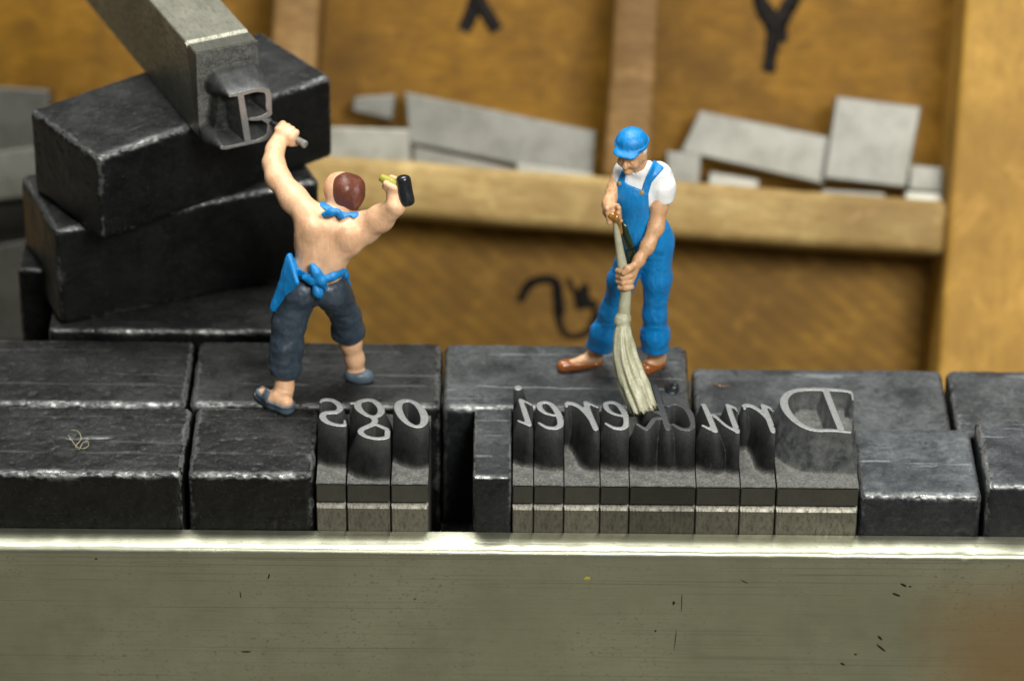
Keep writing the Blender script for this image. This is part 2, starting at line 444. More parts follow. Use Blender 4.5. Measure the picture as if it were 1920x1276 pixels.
M_LEAD, M_LETTER, M_FACE, M_SHANK, M_RAIL, M_SPACER = mat_lead(), mat_letter(), mat_face(), mat_shank(), mat_rail(), mat_spacer()
M_FLOOR = mat_wood('case_floor_wood', (0.255, 0.126, 0.007), (0.19, 0.09, 0.005), (0.075, 0.035, 0.003))
M_FLOORSAW = mat_wood('case_floor_sawn_wood', (0.36, 0.195, 0.022), (0.285, 0.148, 0.016), (0.135, 0.068, 0.009), saw=True)
M_RAILWOOD = mat_wood('case_divider_wood', (0.47, 0.345, 0.14), (0.33, 0.215, 0.07), (0.18, 0.11, 0.034), grain=(1, 6, 6))
M_POSTWOOD = mat_wood('case_post_wood', (0.47, 0.28, 0.055), (0.39, 0.22, 0.042), (0.25, 0.135, 0.028), grain=(3, 1, 3))
M_TABLE = mat_wood('bench_wood', (0.22, 0.21, 0.165), (0.17, 0.16, 0.125), (0.09, 0.085, 0.06))
M_INK = mat_paint('black_marker_ink', (0.008, 0.007, 0.006), (0.014, 0.012, 0.010), 0.7, 6, spec=0.08)
M_SKIN = mat_paint('painted_skin', (0.78, 0.49, 0.29), (0.69, 0.40, 0.23), 0.42, 6, bump=0.35, wash=(0.60, 0.33, 0.18))
M_SKIN2 = mat_paint('painted_skin_weathered', (0.66, 0.40, 0.22), (0.50, 0.27, 0.13), 0.40, 9, bump=0.5, wash=(0.36, 0.18, 0.08))
M_HAIR = mat_paint('painted_auburn_hair', (0.135, 0.040, 0.022), (0.095, 0.025, 0.014), 0.42, 7, bump=0.3)
M_BLUE = mat_paint('bright_blue_paint', (0.002, 0.225, 0.58), (0.002, 0.18, 0.49), 0.42, 7, bump=0.45, wash=(0.004, 0.15, 0.44))
M_NAVY = mat_paint('slate_blue_paint', (0.022, 0.036, 0.052), (0.038, 0.058, 0.082), 0.38, 7, bump=0.22, wash=(0.07, 0.095, 0.12))
M_SANDAL = mat_paint('blue_grey_paint', (0.065, 0.095, 0.125), (0.085, 0.12, 0.15), 0.40, 9)
M_WHITE = mat_paint('white_paint', (0.80, 0.81, 0.80), (0.72, 0.74, 0.74), 0.45, 8, bump=0.2)
M_BLACK = mat_paint('gloss_black_paint', (0.008, 0.009, 0.011), (0.014, 0.016, 0.019), 0.28, 8, bump=0.12)
M_OLIVE = mat_paint('olive_paint', (0.36, 0.33, 0.035), (0.26, 0.24, 0.03), 0.45, 12)
M_BROOM = mat_paint('broom_straw_paint', (0.41, 0.41, 0.29), (0.31, 0.31, 0.19), 0.36, 10, wash=(0.50, 0.50, 0.40))
M_BROWN = mat_paint('brown_shoe_paint', (0.30, 0.095, 0.018), (0.22, 0.065, 0.012), 0.25, 14, coat=0.4)
M_BRASS = mat_paint('brass_paint', (0.42, 0.30, 0.10), (0.30, 0.2, 0.06), 0.3, 30)
M_GLUE = mat_paint('dark_green_varnish', (0.010, 0.028, 0.008), (0.03, 0.05, 0.008), 0.08, 8, bump=0.1, coat=0.8)
M_AMBER = mat_paint('amber_varnish', (0.32, 0.15, 0.015), (0.20, 0.08, 0.008), 0.08, 14, bump=0.1, coat=0.8)
M_STEEL = mat_paint('painted_steel', (0.30, 0.29, 0.26), (0.04, 0.04, 0.038), 0.3, 40)
M_FIBRE = mat_paint('straw_fibre', (0.42, 0.38, 0.25), (0.30, 0.26, 0.15), 0.5, 20)

# ------------------------------------------------------------------ bench and composing stick
def slab(name, lo, hi, mat, kind=None, label=None):
    return link(name, box_mesh(name, lo, hi, 0.02), mat, kind=kind, label=label)
slab('table', (-30, -30, -1.2), (30, 40, -0.12), M_TABLE, 'structure')

RAIL_TOP = 1.752
stick = empty('composing_stick', (0, 0, -0.116), 'long steel composing stick whose brushed rail holds the line of type', 'tool')
def rail_mesh():
    # profile (y, z), front face towards the camera, small bright chamfer on the top front edge
    prof = [(-0.004, 0.0), (-0.004, RAIL_TOP), (-0.118, RAIL_TOP - 0.019), (-0.146, RAIL_TOP - 0.028), (-0.162, RAIL_TOP - 0.036),
            (-0.172, RAIL_TOP - 0.056), (-0.178, RAIL_TOP - 0.088), (-0.178, 0.0)]
    xs = np.linspace(-4.6, 4.6, 560); V = []; n = len(prof)
    for x in xs:
        for k, (y, z) in enumerate(prof):
            dz = dy = 0.0
            if 2 <= k <= 5:
                q = np.array([[x, 0.0, k * 0.35]])
                dz = 0.0022 * vnoise(q, 14, 4)[0] - 0.010 * max(0, vnoise(q, 7, 9)[0] - 0.55)
                d = math.exp(-((x - 2.80) / 0.045) ** 2); dz -= 0.005 * d * (k in (3, 4)); dy = 0.004 * d * (k in (4, 5))
            V.append((x, y + dy, z + dz))
    Q = [(i * n + k, i * n + (k + 1) % n, (i + 1) * n + (k + 1) % n, (i + 1) * n + k) for i in range(len(xs) - 1) for k in range(n)]
    me = mesh_np('rail', V, Q, smooth=True)
    sm = np.ones(len(Q), bool); ks = np.arange(len(Q)) % n; sm[(ks == 0) | (ks == 7) | (ks == 6)] = False
    me.polygons.foreach_set('use_smooth', sm)
    me.set_sharp_from_angle(angle=math.radians(50))
    return me
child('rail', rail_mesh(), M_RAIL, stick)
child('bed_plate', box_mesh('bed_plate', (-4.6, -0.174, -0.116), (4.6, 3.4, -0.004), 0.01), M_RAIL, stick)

for (px, py, L_, W_, an, mt) in ((1694, 1096, .030, .010, -.5, M_INK), (1680, 1114, .034, .011, -.45, M_INK), (1706, 1099, .012, .007, 0, M_INK), (1650, 1195, .026, .011, -.9, M_INK), (1652, 1214, .048, .009, -.75, M_INK),
                               (1604, 1226, .014, .008, -.3, M_INK), (1580, 1244, .022, .009, -.5, M_INK), (1101, 1084, .028, .018, 0, M_OLIVE), (1263, 1130, .010, .020, 0, M_INK), (1229, 1182, .008, .012, 0, M_INK),
                               (504, 1080, .006, .030, -.25, M_INK), (451, 1115, .004, .034, .1, M_INK), (462, 1221, .040, .008, 0, M_INK), (1278, 1130, .003, .10, 0, M_INK), (1266, 1200, .003, .11, -.06, M_INK), (778, 1122, .016, .004, .6, M_INK), (1396, 1090, .030, .004, -.5, M_INK), (180, 1047, .012, .007, 0, M_INK)):
    o_ = at_y(px, py, -0.1785); bm = bmesh.new(); bmesh.ops.create_icosphere(bm, subdivisions=2, radius=1.0)
    R_ = Matrix.Rotation(-an, 3, 'Y')
    for v in bm.verts:
        n_ = 1 + 0.25 * vnoise(np.array([[v.co.x + px, v.co.y, v.co.z]]), 1.7, 3)[0]
        v.co = R_ @ Vector((v.co.x * L_ * n_ * 0.8, v.co.y * 0.0035, v.co.z * W_ * n_ * 0.75)) + Vector(o_)
    me_ = bpy.data.meshes.new('dirt_speck'); bm.to_mesh(me_); bm.free()
    child('dirt_speck', me_, mt, stick)

# ------------------------------------------------------------------ plain lead blocks
def lead_block(name, label, x0, x1, y0, y1, ztop, seed, tint=1.0, z0=0.0, rz=0.0, r=0.05, group=None, scratches=(), h=0.016, corner=None, cool=0.0, **kw):
    size = (x1 - x0, y1 - y0, ztop - z0)
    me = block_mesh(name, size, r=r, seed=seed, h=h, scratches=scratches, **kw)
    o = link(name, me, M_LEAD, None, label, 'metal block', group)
    if corner is None: o.location = ((x0 + x1) / 2, (y0 + y1) / 2, z0)
    else:
        R = Matrix.Rotation(rz, 3, 'Z'); o.location = Vector(corner) + R @ Vector((size[0] / 2, size[1] / 2, 0)); o.rotation_euler.z = rz
    tint *= 0.36 if tint < 0.7 else 0.40 if tint < 1 else 0.60
    o.color = (tint, tint * (1 + cool * 0.4), tint * (1 + cool), 1)
    return o
def X(px, py, z, ): return at_z(px, py, z)[0]
ROW = 0.785
ZQ = 2.16
def row_x(px, z, y):            # x of a vertical joint seen at photo column px at the front edge of a row
    py = 900
    for _ in range(6):
        p = at_y(px, py, y); py += (p[2] - z) * 259
    return float(at_y(px, py, y)[0])
G1, G2 = 'plain lead blocks in the front row', 'plain lead blocks in the second row'
sx = lambda px, z=ZQ: row_x(px, z, 0.0)
s2 = lambda px, z=ZQ: row_x(px, z, ROW)
xa0, xa1 = -3.9, sx(342)
cx = (xa0 + xa1) / 2
scr = []
for (p0, p1, wd, amt) in (((102, 822), (236, 818), 0.011, 1.0), ((60, 834), (120, 820), 0.008, 0.4), ((255, 822), (305, 830), 0.006, 0.5), ((110, 790), (165, 798), 0.005, 0.3)):
    a, b = at_z(*p0, ZQ), at_z(*p1, ZQ); scr.append((a[0] - cx, a[1] - ROW / 2, b[0] - cx, b[1] - ROW / 2, wd, amt))
lead_block('lead_block', 'long dark lead block with a bright scratch and a tuft of fibre on top', xa0, xa1, 0.0, ROW - 0.008, ZQ, 1, 0.66, group=G1, scratches=scr, h=0.013)
xb0, xb1 = sx(350), sx(588)
cx = (xb0 + xb1) / 2; scr = []
for (p0, p1, wd, amt) in (((395, 826), (490, 820), 0.006, 0.55), ((490, 820), (575, 818), 0.005, 0.4), ((490, 858), (545, 853), 0.006, 0.35)):
    a, b = at_z(*p0, ZQ), at_z(*p1, ZQ); scr.append((a[0] - cx, a[1] - ROW / 2, b[0] - cx, b[1] - ROW / 2, wd, amt))
lead_block('lead_block', 'short dark lead block under the hammering worker\'s sandal, beside the letter s', xb0, xb1, 0.002, ROW - 0.008, ZQ, 2, 0.62, group=G1, scratches=scr, h=0.013)
lead_block('lead_block', 'narrow upright lead block between the dark gap and the letter i', sx(886), sx(959), 0.0, ROW - 0.01, ZQ, 3, 1.15, group=G1, r=0.022, cool=0.1)
lead_block('lead_block', 'low scuffed grey lead block right after the capital D', sx(1613, 2.05), sx(1843, 2.05), 0.0, ROW - 0.008, 2.05, 4, 1.75, group=G1, cool=0.14, h=0.014,
           scratches=[(-0.05, -0.06, 0.2, -0.05, 0.012, 0.8), (-0.12, 0.12, -0.2, -0.02, 0.006, 0.5), (-0.2, -0.02, -0.27, -0.12, 0.006, 0.4)])
lead_block('lead_block', 'lead block cut off by the picture edge at the far end of the front row', sx(1850, 2.13), 3.9, -0.004, ROW - 0.02, 2.13, 5, 1.5, group=G1, cool=0.14)
lead_block('spacing_piece', 'sunken thin spacing piece down in the dark gap after the letter o', sx(822, 1.3), sx(884, 1.3), 0.002, ROW - 0.02, 1.30, 6, 0.5, r=0.015, h=0.03)
lead_block('lead_block', 'dark lead block behind the long scratched block, left of the worker', -3.9, s2(349), ROW, 2 * ROW, ZQ - 0.004, 7, 0.66, group=G2)
lead_block('lead_block', 'dark lead block on which the hammering worker\'s closed shoe rests', s2(355), s2(826), ROW, 2 * ROW - 0.01, ZQ + 0.004, 8, 0.74, group=G2)
lead_block('lead_block', 'grey lead block on which the sweeper stands', s2(829), s2(1296), ROW, 2 * ROW, ZQ - 0.006, 9, 1.25, group=G2, cool=0.08)
lead_block('lead_block', 'low speckled lead block behind the letters u, r and D', s2(1304, 1.985), s2(1787, 1.985), ROW, 2 * ROW, 1.985, 10, 1.45, group=G2, cool=0.1, r=0.05)
lead_block('lead_block', 'low lead block cut off by the picture edge behind the front row', s2(1794, 1.985), 3.9, ROW, 2 * ROW, 1.985, 11, 1.5, group=G2, cool=0.1, r=0.05)

# blocks behind and the leaning stack
Z3 = 2.20
p = at_z(88, 624, Z3); q = at_z(540, 628, Z3)
lead_block('lead_block', 'lowest long block carrying the leaning stack of blocks', p[0], q[0], 2 * ROW + 0.03, 2 * ROW + 0.03 + 0.9, Z3, 12, 0.75, r=0.035, group='stacked lead blocks')
def stacked(label, pA, pB, ztop, hgt, dep, seed, tint, r=0.045):
    A = at_z(*pA, ztop); B = at_z(*pB, ztop)
    L = float(np.hypot(B[0] - A[0], B[1] - A[1])); ang = math.atan2(B[1] - A[1], B[0] - A[0])
    lead_block('lead_block', label, 0, L, 0, dep, ztop, seed, tint, z0=ztop - hgt, rz=ang, corner=(A[0], A[1], ztop - hgt), r=r, group='stacked lead blocks')
    return A, ang, L
H2, H1 = 0.72, 0.61
Z2 = Z3 + 0.002 + H2
stacked('lower black block of the leaning stack, its end turned to the picture edge', (103, 434), (600, 337), Z2, H2, 0.80, 13, 0.71)
Z1 = Z2 + 0.002 + H1
stk = stacked('upper black block of the leaning stack, under the type with the letter B', (184, 297), (624, 142), Z1, H1, 0.82, 14, 0.71)
pu = at_y(31, 505, 2.0)
lead_block('lead_block', 'upright dark block half hidden behind the leaning stack', pu[0], at_z(84, 600, Z3)[0], 2.0, 2.45, float(pu[2]), 15, 0.6, r=0.03, group='stacked lead blocks')

# ------------------------------------------------------------------ movable type: shank with a nick, and the raised mirror-wise letter
ZF = 2.356; NECK = 0.25; ZS = ZF - NECK
def glyph_sdf(PX, PY, strokes):
    d = np.full(PX.shape, 9.0)
    for st in strokes:
        st = np.array(st, float)
        if len(st) == 1:
            d = np.minimum(d, np.hypot(PX - st[0, 0], PY - st[0, 1]) - st[0, 2]); continue
        S = cr(st, np.linspace(0, len(st) - 1, (len(st) - 1) * 7 + 1))
        for i in range(len(S) - 1):
            a, b = S[i, :2], S[i + 1, :2]; ab = b - a
            t = np.clip(((PX - a[0]) * ab[0] + (PY - a[1]) * ab[1]) / max(ab @ ab, 1e-12), 0, 1)
            d = np.minimum(d, np.hypot(PX - a[0] - t * ab[0], PY - a[1] - t * ab[1]) - (S[i, 2] + (S[i + 1, 2] - S[i, 2]) * t))
    return d
def hull_dist(PX, PY, strokes):
    """Distance outside the convex hull of the strokes (0 inside)."""
    pts = []
    for st in strokes:
        for x, y, r in st:
            for k in range(10): pts.append((x + r * math.cos(k * .628), y + r * math.sin(k * .628)))
    pts = sorted(set(pts))
    def half(ps):
        h = []
        for p in ps:
            while len(h) > 1 and (h[-1][0] - h[-2][0]) * (p[1] - h[-2][1]) - (h[-1][1] - h[-2][1]) * (p[0] - h[-2][0]) <= 0: h.pop()
            h.append(p)
        return h
    hl = half(pts)[:-1] + half(pts[::-1])[:-1]
    d = np.full(PX.shape, -9.0)
    for i in range(len(hl)):
        a, b = hl[i], hl[(i + 1) % len(hl)]; L = math.hypot(b[0] - a[0], b[1] - a[1])
        if L < 1e-9: continue
        d = np.maximum(d, ((b[1] - a[1]) * (PX - a[0]) - (b[0] - a[0]) * (PY - a[1])) / L)
    return np.maximum(d, 0)
def letter_mesh(name, w, dep, strokes, counter, neck=NECK, slope=2.7, step=0.0072, hull=True, seed=0):
    """Height field over a type's end: local x 0..w, y 0..dep, z=0 is the shoulder, z=neck the printing face."""
    xs = np.linspace(0, w, max(12, int(w / step))); ys = np.linspace(0, dep, int(dep / step))
    PX, PY = np.meshgrid(xs, ys, indexing='ij')
    sd = glyph_sdf(PX, PY, strokes)
    hx, hy = xs[1] - xs[0], ys[1] - ys[0]; gx, gy = np.gradient(sd, hx, hy); g2 = np.maximum(gx * gx + gy * gy, 0.25)
    inner = np.zeros(sd.shape, bool); inner[1:-1, 1:-1] = True
    for sn in range(2):
        m = inner & (np.abs(sd) < 0.62 * min(hx, hy))
        PX = PX - np.where(m, sd * gx / g2, 0) * (1 if sn == 0 else 0.5); PY = PY - np.where(m, sd * gy / g2, 0) * (1 if sn == 0 else 0.5)
        if sn == 0: snap = m; sd = np.where(m, glyph_sdf(PX, PY, strokes), sd)
    sd = np.where(snap, 0.0, sd)
    P3 = np.stack([PX, PY, np.full(PX.shape, seed * 1.7)], -1)
    lim = np.full(PX.shape, neck); hd_ = hull_dist(PX, PY, strokes)
    if hull: lim = np.minimum(neck, counter + hd_ * slope)
    out = np.maximum(sd, 0)
    drop = np.minimum(out * slope * (1 + 0.9 * np.exp(-out / 0.02)), lim)
    drop = np.where(drop < lim, drop, lim)
    z = neck - drop
    soft = np.exp(-np.abs(drop - neck) / 0.02)
    z = z + 0.004 * vnoise(P3, 22, 6) * np.clip(out / 0.02, 0, 1) + 0.003 * vnoise(P3, 50, 7) * np.clip(out / 0.02, 0, 1)
    face = np.clip(1 - out / 0.004, 0, 1); sh = np.clip(1 - (neck - drop) / 0.03, 0, 1); sh = np.maximum(sh, (0.8 if counter <= 0.12 else 0.1) * np.clip(1 - (lim - out * slope) / 0.02, 0, 1) * (hd_ < 1e-6)); rim = np.exp(-out / 0.014)
    nx, ny = PX.shape
    V = np.stack([PX, PY, z], -1).reshape(-1, 3); idx = np.arange(nx * ny).reshape(nx, ny)
    Q = np.stack([idx[:-1, :-1], idx[1:, :-1], idx[1:, 1:], idx[:-1, 1:]], -1).reshape(-1, 4)
    ring = np.concatenate([idx[:, 0], idx[-1, 1:], idx[-2::-1, -1], idx[0, -2:0:-1]])
    base = V[ring].copy(); base[:, 2] = -0.012
    k = len(V) + np.arange(len(ring)); nxt = np.roll(np.arange(len(ring)), -1)
    Q2 = np.stack([ring, k, k[nxt], ring[nxt]], -1)[:, ::1]
    V = np.concatenate([V, base]); s = np.concatenate([sh.ravel(), sh.ravel()[ring]]); rm = np.concatenate([rim.ravel(), np.zeros(len(ring))])
    sf = sd.ravel(); on = (sf <= 0); zero = snap.ravel()
    d13 = (zero[Q[:, 1]] & zero[Q[:, 3]]) & ~(zero[Q[:, 0]] & zero[Q[:, 2]])
    T = np.concatenate([Q[~d13][:, [0, 1, 2]], Q[~d13][:, [0, 2, 3]], Q[d13][:, [0, 1, 3]], Q[d13][:, [1, 2, 3]]])
    me = mesh_np(name, V, Q2, T, attrs={'shoulder': s, 'rim': rm})
    mi = np.concatenate([np.zeros(len(Q2), np.int32), on[T].all(1).astype(np.int32)])
    me.materials.append(M_LETTER); me.materials.append(M_FACE); me.polygons.foreach_set('material_index', mi)
    me.set_sharp_from_angle(angle=math.radians(33))
    return me
def shank_mesh(name, w, dep, hgt, seed=0):
    """Local: x 0..w, y 0..dep, z 0..hgt (shoulder); a nick is cut across the front near the top."""
    e = 0.006; nz = hgt - 0.158
    prof = [(0, 0), (0, nz - 0.028), (0.012, nz - 0.012), (0.030, nz + 0.004), (0.030, nz + 0.014), (0.0, nz + 0.024), (0, hgt - e), (e, hgt - 0.011), (dep - e, hgt - 0.011), (dep, hgt - e - 0.011), (dep, 0)]
    n = len(prof); V = []; up = []
    for x, ins in ((0, e), (e, 0), (w - e, 0), (w, e)):
        for y, z in prof:
            V.append((x, min(max(y, ins), dep - ins), z)); up.append(1.0 if z > nz - 0.004 else 0.0)
    Q = [(i * n + k, i * n + (k + 1) % n, (i + 1) * n + (k + 1) % n, (i + 1) * n + k) for i in range(3) for k in range(n)]
    bm = bmesh.new(); la = bm.verts.layers.float.new('upper')
    vs = [bm.verts.new(v) for v in V]
    for v, u in zip(vs, up): v[la] = u
    for q in Q: bm.faces.new([vs[i] for i in q[::-1]])
    bm.faces.new([vs[k] for k in range(n)]); bm.faces.new([vs[3 * n + k] for k in range(n - 1, -1, -1)])
    bmesh.ops.recalc_face_normals(bm, faces=bm.faces[:])
    me = bpy.data.meshes.new(name); bm.to_mesh(me); bm.free()
    return me
def zpts(off, k, pts):
    return [(off[0] + x / k, off[1] + y / k, r) for x, y, r in pts]
def make_type(label, px0, px1, strokes_px, tint, counter=0.25, hull=True, ztint=1.0, seed=0, dy=0.0, fint=1.0):
    x0, x1 = sx(px0, ZS) + 0.0015, sx(px1, ZS) - 0.0015; w = x1 - x0; dep = ROW - 0.012
    st = []
    for s in strokes_px:
        q = []
        for (px, py, r) in s:
            p = at_z(px, py, ZF); rr = 1.1 * r / PXCM
            q.append((min(max(p[0] - x0, rr * 0.6), w - rr * 0.6), p[1] - dy, rr))
        st.append(q)
    t = empty('printing_type', (x0, dy, 0), label, 'type', 'metal type set in the line')
    b = link('shank', shank_mesh('shank', w, dep, ZS, seed), M_SHANK, t); b.color = (ztint, ztint, ztint, 1)
    l = link('raised_letter', letter_mesh('raised_letter', w, dep, st, counter, hull=hull, seed=seed), M_LETTER, t); l.location = (0, 0, ZS); l.color = (tint, tint, tint, fint)
    return t
Z1o, Z2o, Z3o, Z4o = ((585, 735), 8.348), ((950, 715), 8.0), ((1160, 715), 8.0), ((1380, 715), 8.0)
def zz(zo, *strokes): return [zpts(zo[0], zo[1], s) for s in strokes]
make_type('metal type with a raised mirrored letter s', 592, 648, zz(Z1o,
    [(135, 150, 2.6), (170, 122, 4), (230, 112, 4.4), (330, 130, 4.6), (415, 190, 5.2), (440, 255, 5.6), (390, 305, 5.2), (300, 312, 4.8), (205, 325, 5.4), (165, 370, 5.8), (195, 430, 5.6), (280, 482, 4.6), (400, 510, 4), (520, 518, 3)],
    [(508, 440, 1.6), (520, 480, 2.6), (528, 512, 3)]), 1.0, 0.16, seed=1, ztint=1.0)
make_type('metal type with a raised mirrored letter g', 650, 731, zz(Z1o,
    [(590, 170, 2.8), (640, 168, 3.0), (700, 170, 3.4)],
    [(870, 115, 4.2), (760, 140, 5), (715, 190, 6.4), (735, 255, 6), (800, 320, 4.6), (900, 372, 4), (1000, 378, 4.6), (1075, 325, 6), (1075, 245, 6), (1020, 175, 5.4), (950, 130, 4.6), (870, 115, 4.2)],
    [(930, 385, 3.6), (985, 430, 5.4), (960, 490, 5.6), (870, 535, 5.4), (780, 580, 5.4), (765, 630, 5), (850, 690, 4), (1020, 722, 4), (1170, 700, 5), (1215, 645, 6), (1170, 580, 4.2), (1090, 540, 3.6), (1000, 500, 3.4)]), 1.0, 0.17, seed=2, ztint=0.9)
make_type('metal type with a raised letter o', 733, 803, zz(Z1o,
    [(1440, 130, 5), (1365, 170, 6.5), (1350, 260, 7), (1405, 380, 6), (1500, 480, 4.6), (1620, 532, 4), (1725, 510, 5.6), (1762, 420, 7), (1730, 300, 6.5), (1640, 190, 5), (1540, 135, 4.2), (1440, 130, 5)]), 1.1, 0.16, seed=3, ztint=1.1)
E1 = [(485, 618, 2.2), (600, 682, 3.8), (740, 692, 5), (812, 635, 6), (785, 510, 5.8), (715, 390, 5), (640, 325, 4), (560, 308, 4), (495, 340, 5), (505, 405, 4.8), (585, 470, 3.4), (725, 508, 2.4)]
E2 = [(1485, 625, 2.2), (1610, 690, 3.8), (1745, 695, 5), (1815, 630, 6), (1785, 505, 5.8), (1715, 390, 5), (1640, 325, 4), (1560, 308, 4), (1487, 335, 4.6), (1505, 405, 4.6), (1585, 470, 3.4), (1725, 512, 2.4)]
make_type('metal type with a raised mirrored letter i and its dot', 961, 1000, zz(Z2o,
    [(170, 92, 7.4)], [(207, 275, 3.6), (250, 390, 4.6), (300, 540, 5), (340, 645, 4.4)],
    [(345, 655, 3), (260, 622, 2.4), (178, 585, 2.3)], [(205, 268, 3), (290, 303, 2.2), (368, 347, 1.8)]), 1.0, 0.25, seed=4, ztint=0.95)
make_type('metal type with a raised mirrored letter e, next to the letter i', 1001, 1057, zz(Z2o, E1), 1.1, 0.16, seed=5, ztint=0.8)
make_type('metal type with a raised mirrored letter r between two letters e', 1058, 1125, zz(Z2o,
    [(1188, 318, 4.6), (1230, 450, 4.8), (1290, 600, 5.2), (1338, 708, 5)], [(1180, 306, 3), (1280, 345, 2.3), (1370, 387, 1.8)],
    [(1260, 580, 3), (1200, 490, 3.4), (1110, 395, 3.8), (1020, 340, 4.4), (925, 318, 4.6), (890, 335, 4)], [(905, 340, 3.2), (898, 372, 2.4)]), 0.9, 0.25, seed=6, ztint=1.0)
make_type('metal type with a raised mirrored letter e, beside the broom head', 1126, 1180, zz(Z2o, E2), 1.0, 0.16, seed=7, ztint=0.72)
ck = make_type('wide ink-black metal type with the joined letters ck under the broom', 1181, 1305, zz(Z3o,
    [(815, 640, 2.6), (930, 700, 3.6), (1050, 712, 4.2), (1125, 650, 5.4), (1095, 530, 5.4), (1035, 425, 5), (940, 355, 4.2), (830, 325, 4), (745, 350, 4.8)],
    [(540, 60, 4.6), (600, 260, 5), (670, 480, 5.2), (740, 700, 5.2)], [(690, 520, 3), (570, 450, 3.4), (440, 420, 4)],
    [(640, 540, 3.6), (540, 560, 4.4), (470, 650, 4.6), (410, 708, 3.6), (275, 635, 2.6)]), 0.5, 0.25, seed=8, ztint=0.55, fint=0.22)
make_type('metal type with a raised mirrored letter u', 1306, 1388, zz(Z3o,
    [(1640, 360, 4.2), (1705, 550, 4.8), (1785, 748, 5)], [(1625, 345, 3), (1730, 385, 2.3), (1815, 438, 1.8)],
    [(1780, 752, 2.8), (1600, 650, 2.7), (1430, 500, 2.8)], [(1275, 348, 4), (1350, 510, 4.8), (1445, 735, 5)],
    [(1465, 748, 3), (1360, 705, 2.8), (1262, 655, 2.4)], [(1250, 345, 2.6), (1290, 350, 3)]), 0.9, 0.25, seed=9, ztint=0.8)
make_type('metal type with a raised mirrored letter r, next to the capital D', 1389, 1455, zz(Z4o,
    [(408, 360, 4.6), (468, 500, 4.8), (530, 660, 5.2), (562, 745, 5)], [(395, 345, 3), (500, 388, 2.3), (598, 440, 1.8)],
    [(505, 610, 3), (440, 520, 3.2), (350, 435, 3.8), (260, 378, 4.4), (165, 350, 4.6), (120, 362, 4)], [(135, 375, 3.2), (130, 405, 2.4)]), 0.9, 0.25, seed=10, ztint=0.95)
make_type('wide metal type with a large raised mirrored capital D', 1457, 1611, zz(Z4o,
    [(1715, 758, 2.6), (1450, 728, 4), (1200, 725, 4.4), (1010, 665, 5), (850, 545, 6), (745, 405, 7), (722, 280, 7), (790, 180, 6.2), (930, 125, 5), (1150, 112, 4.4), (1400, 117, 4.4), (1620, 135, 3.8), (1745, 170, 3.4), (1800, 265, 2.2)],
    [(1345, 130, 5.6), (1440, 380, 5.8), (1575, 710, 5.8)]), 8.0, 0.12, seed=11, ztint=1.0)

# the loose type with the letter B lying on the stack
def loose_type():
    # body size .60 cm, set width .40; lies on its back, nick side up, pointing out over the block's front edge
    zb = Z1 + 0.003; V_, W_ = 0.60, 0.405; top = zb + V_
    c_tl = at_z(367, 101, top); c_tr = at_z(477, 70, top); axis_back = at_z(280, 0, top)
    wdir = c_tl - axis_back; wdir[2] = 0; wdir /= np.linalg.norm(wdir)          # towards the face
    udir = np.array([-wdir[1], wdir[0], 0.0])                                   # across, to the left in the photo
    if np.dot(udir, c_tl - c_tr) < 0: udir = -udir
    W_ = float(np.dot(c_tl - c_tr, udir)); c_o = c_tl - udir * W_
    vdir = np.array([0, 0, -1.0])                                               # up of the letter points down
    # type local frame: x across, y from nick side (0) to head (dep), z towards the face
    R = np.stack([udir, vdir, wdir], 1)
    if np.linalg.det(R) < 0: raise RuntimeError('mirrored frame')
    L = 2.106; foot = c_o - wdir * L
    t = empty('printing_type', (0, 0, 0), 'loose metal type lying on the stack with its raised letter B towards the worker', 'type')
    t.matrix_world = Matrix(((R[0][0], R[0][1], R[0][2], foot[0]), (R[1][0], R[1][1], R[1][2], foot[1]), (R[2][0], R[2][1], R[2][2], foot[2]), (0, 0, 0, 1)))
    b = link('shank', shank_mesh('shank', W_, V_, L, 31), M_SHANK, t); b.color = (1.7, 1.73, 1.70, 1)
    neck = 0.21; fo = c_o + wdir * neck; st = []
    for s in ([(590, 585, 5), (620, 780, 5.4), (670, 1110, 5.2)],
              [(472, 578, 2.6), (620, 550, 3.6), (760, 518, 3.4), (870, 528, 4.6), (945, 595, 5.8), (955, 680, 6), (905, 765, 5), (800, 822, 3.6), (695, 832, 2.6)],
              [(830, 832, 2.6), (905, 870, 4.6), (925, 935, 5.4), (885, 1015, 5), (790, 1070, 3.8), (690, 1108, 3.4), (560, 1138, 3), (440, 1160, 3.4), (385, 1140, 3)]):
        q = []
        for (zx, zy, r) in s:
            p = at_plane(350 + zx / 5.8, 80 + zy / 5.8, fo, wdir) - fo
            q.append((float(np.dot(p, udir)), float(np.dot(p, vdir)), 1.28 * r / 318.0))
        st.append(q)
    a = np.array([p for s in st for p in s])
    print('B glyph range', a.min(0), a.max(0), 'W', W_)
    st = [[(min(max(x, r * .7), W_ - r * .7), min(max(y, r * .7), V_ - r * .7), r) for x, y, r in s] for s in st]
    l = link('raised_letter', letter_mesh('raised_letter', W_, V_, st, 0.13, neck=neck, slope=2.4, step=0.006, seed=12), M_LETTER, t); l.location = (0, 0, L); l.color = (3.6, 3.6, 3.5, 1)
    tip = at_plane(508, 228, fo, wdir)
    return tip
B_TIP = loose_type()
print('B tip', B_TIP, 'Z1', Z1)

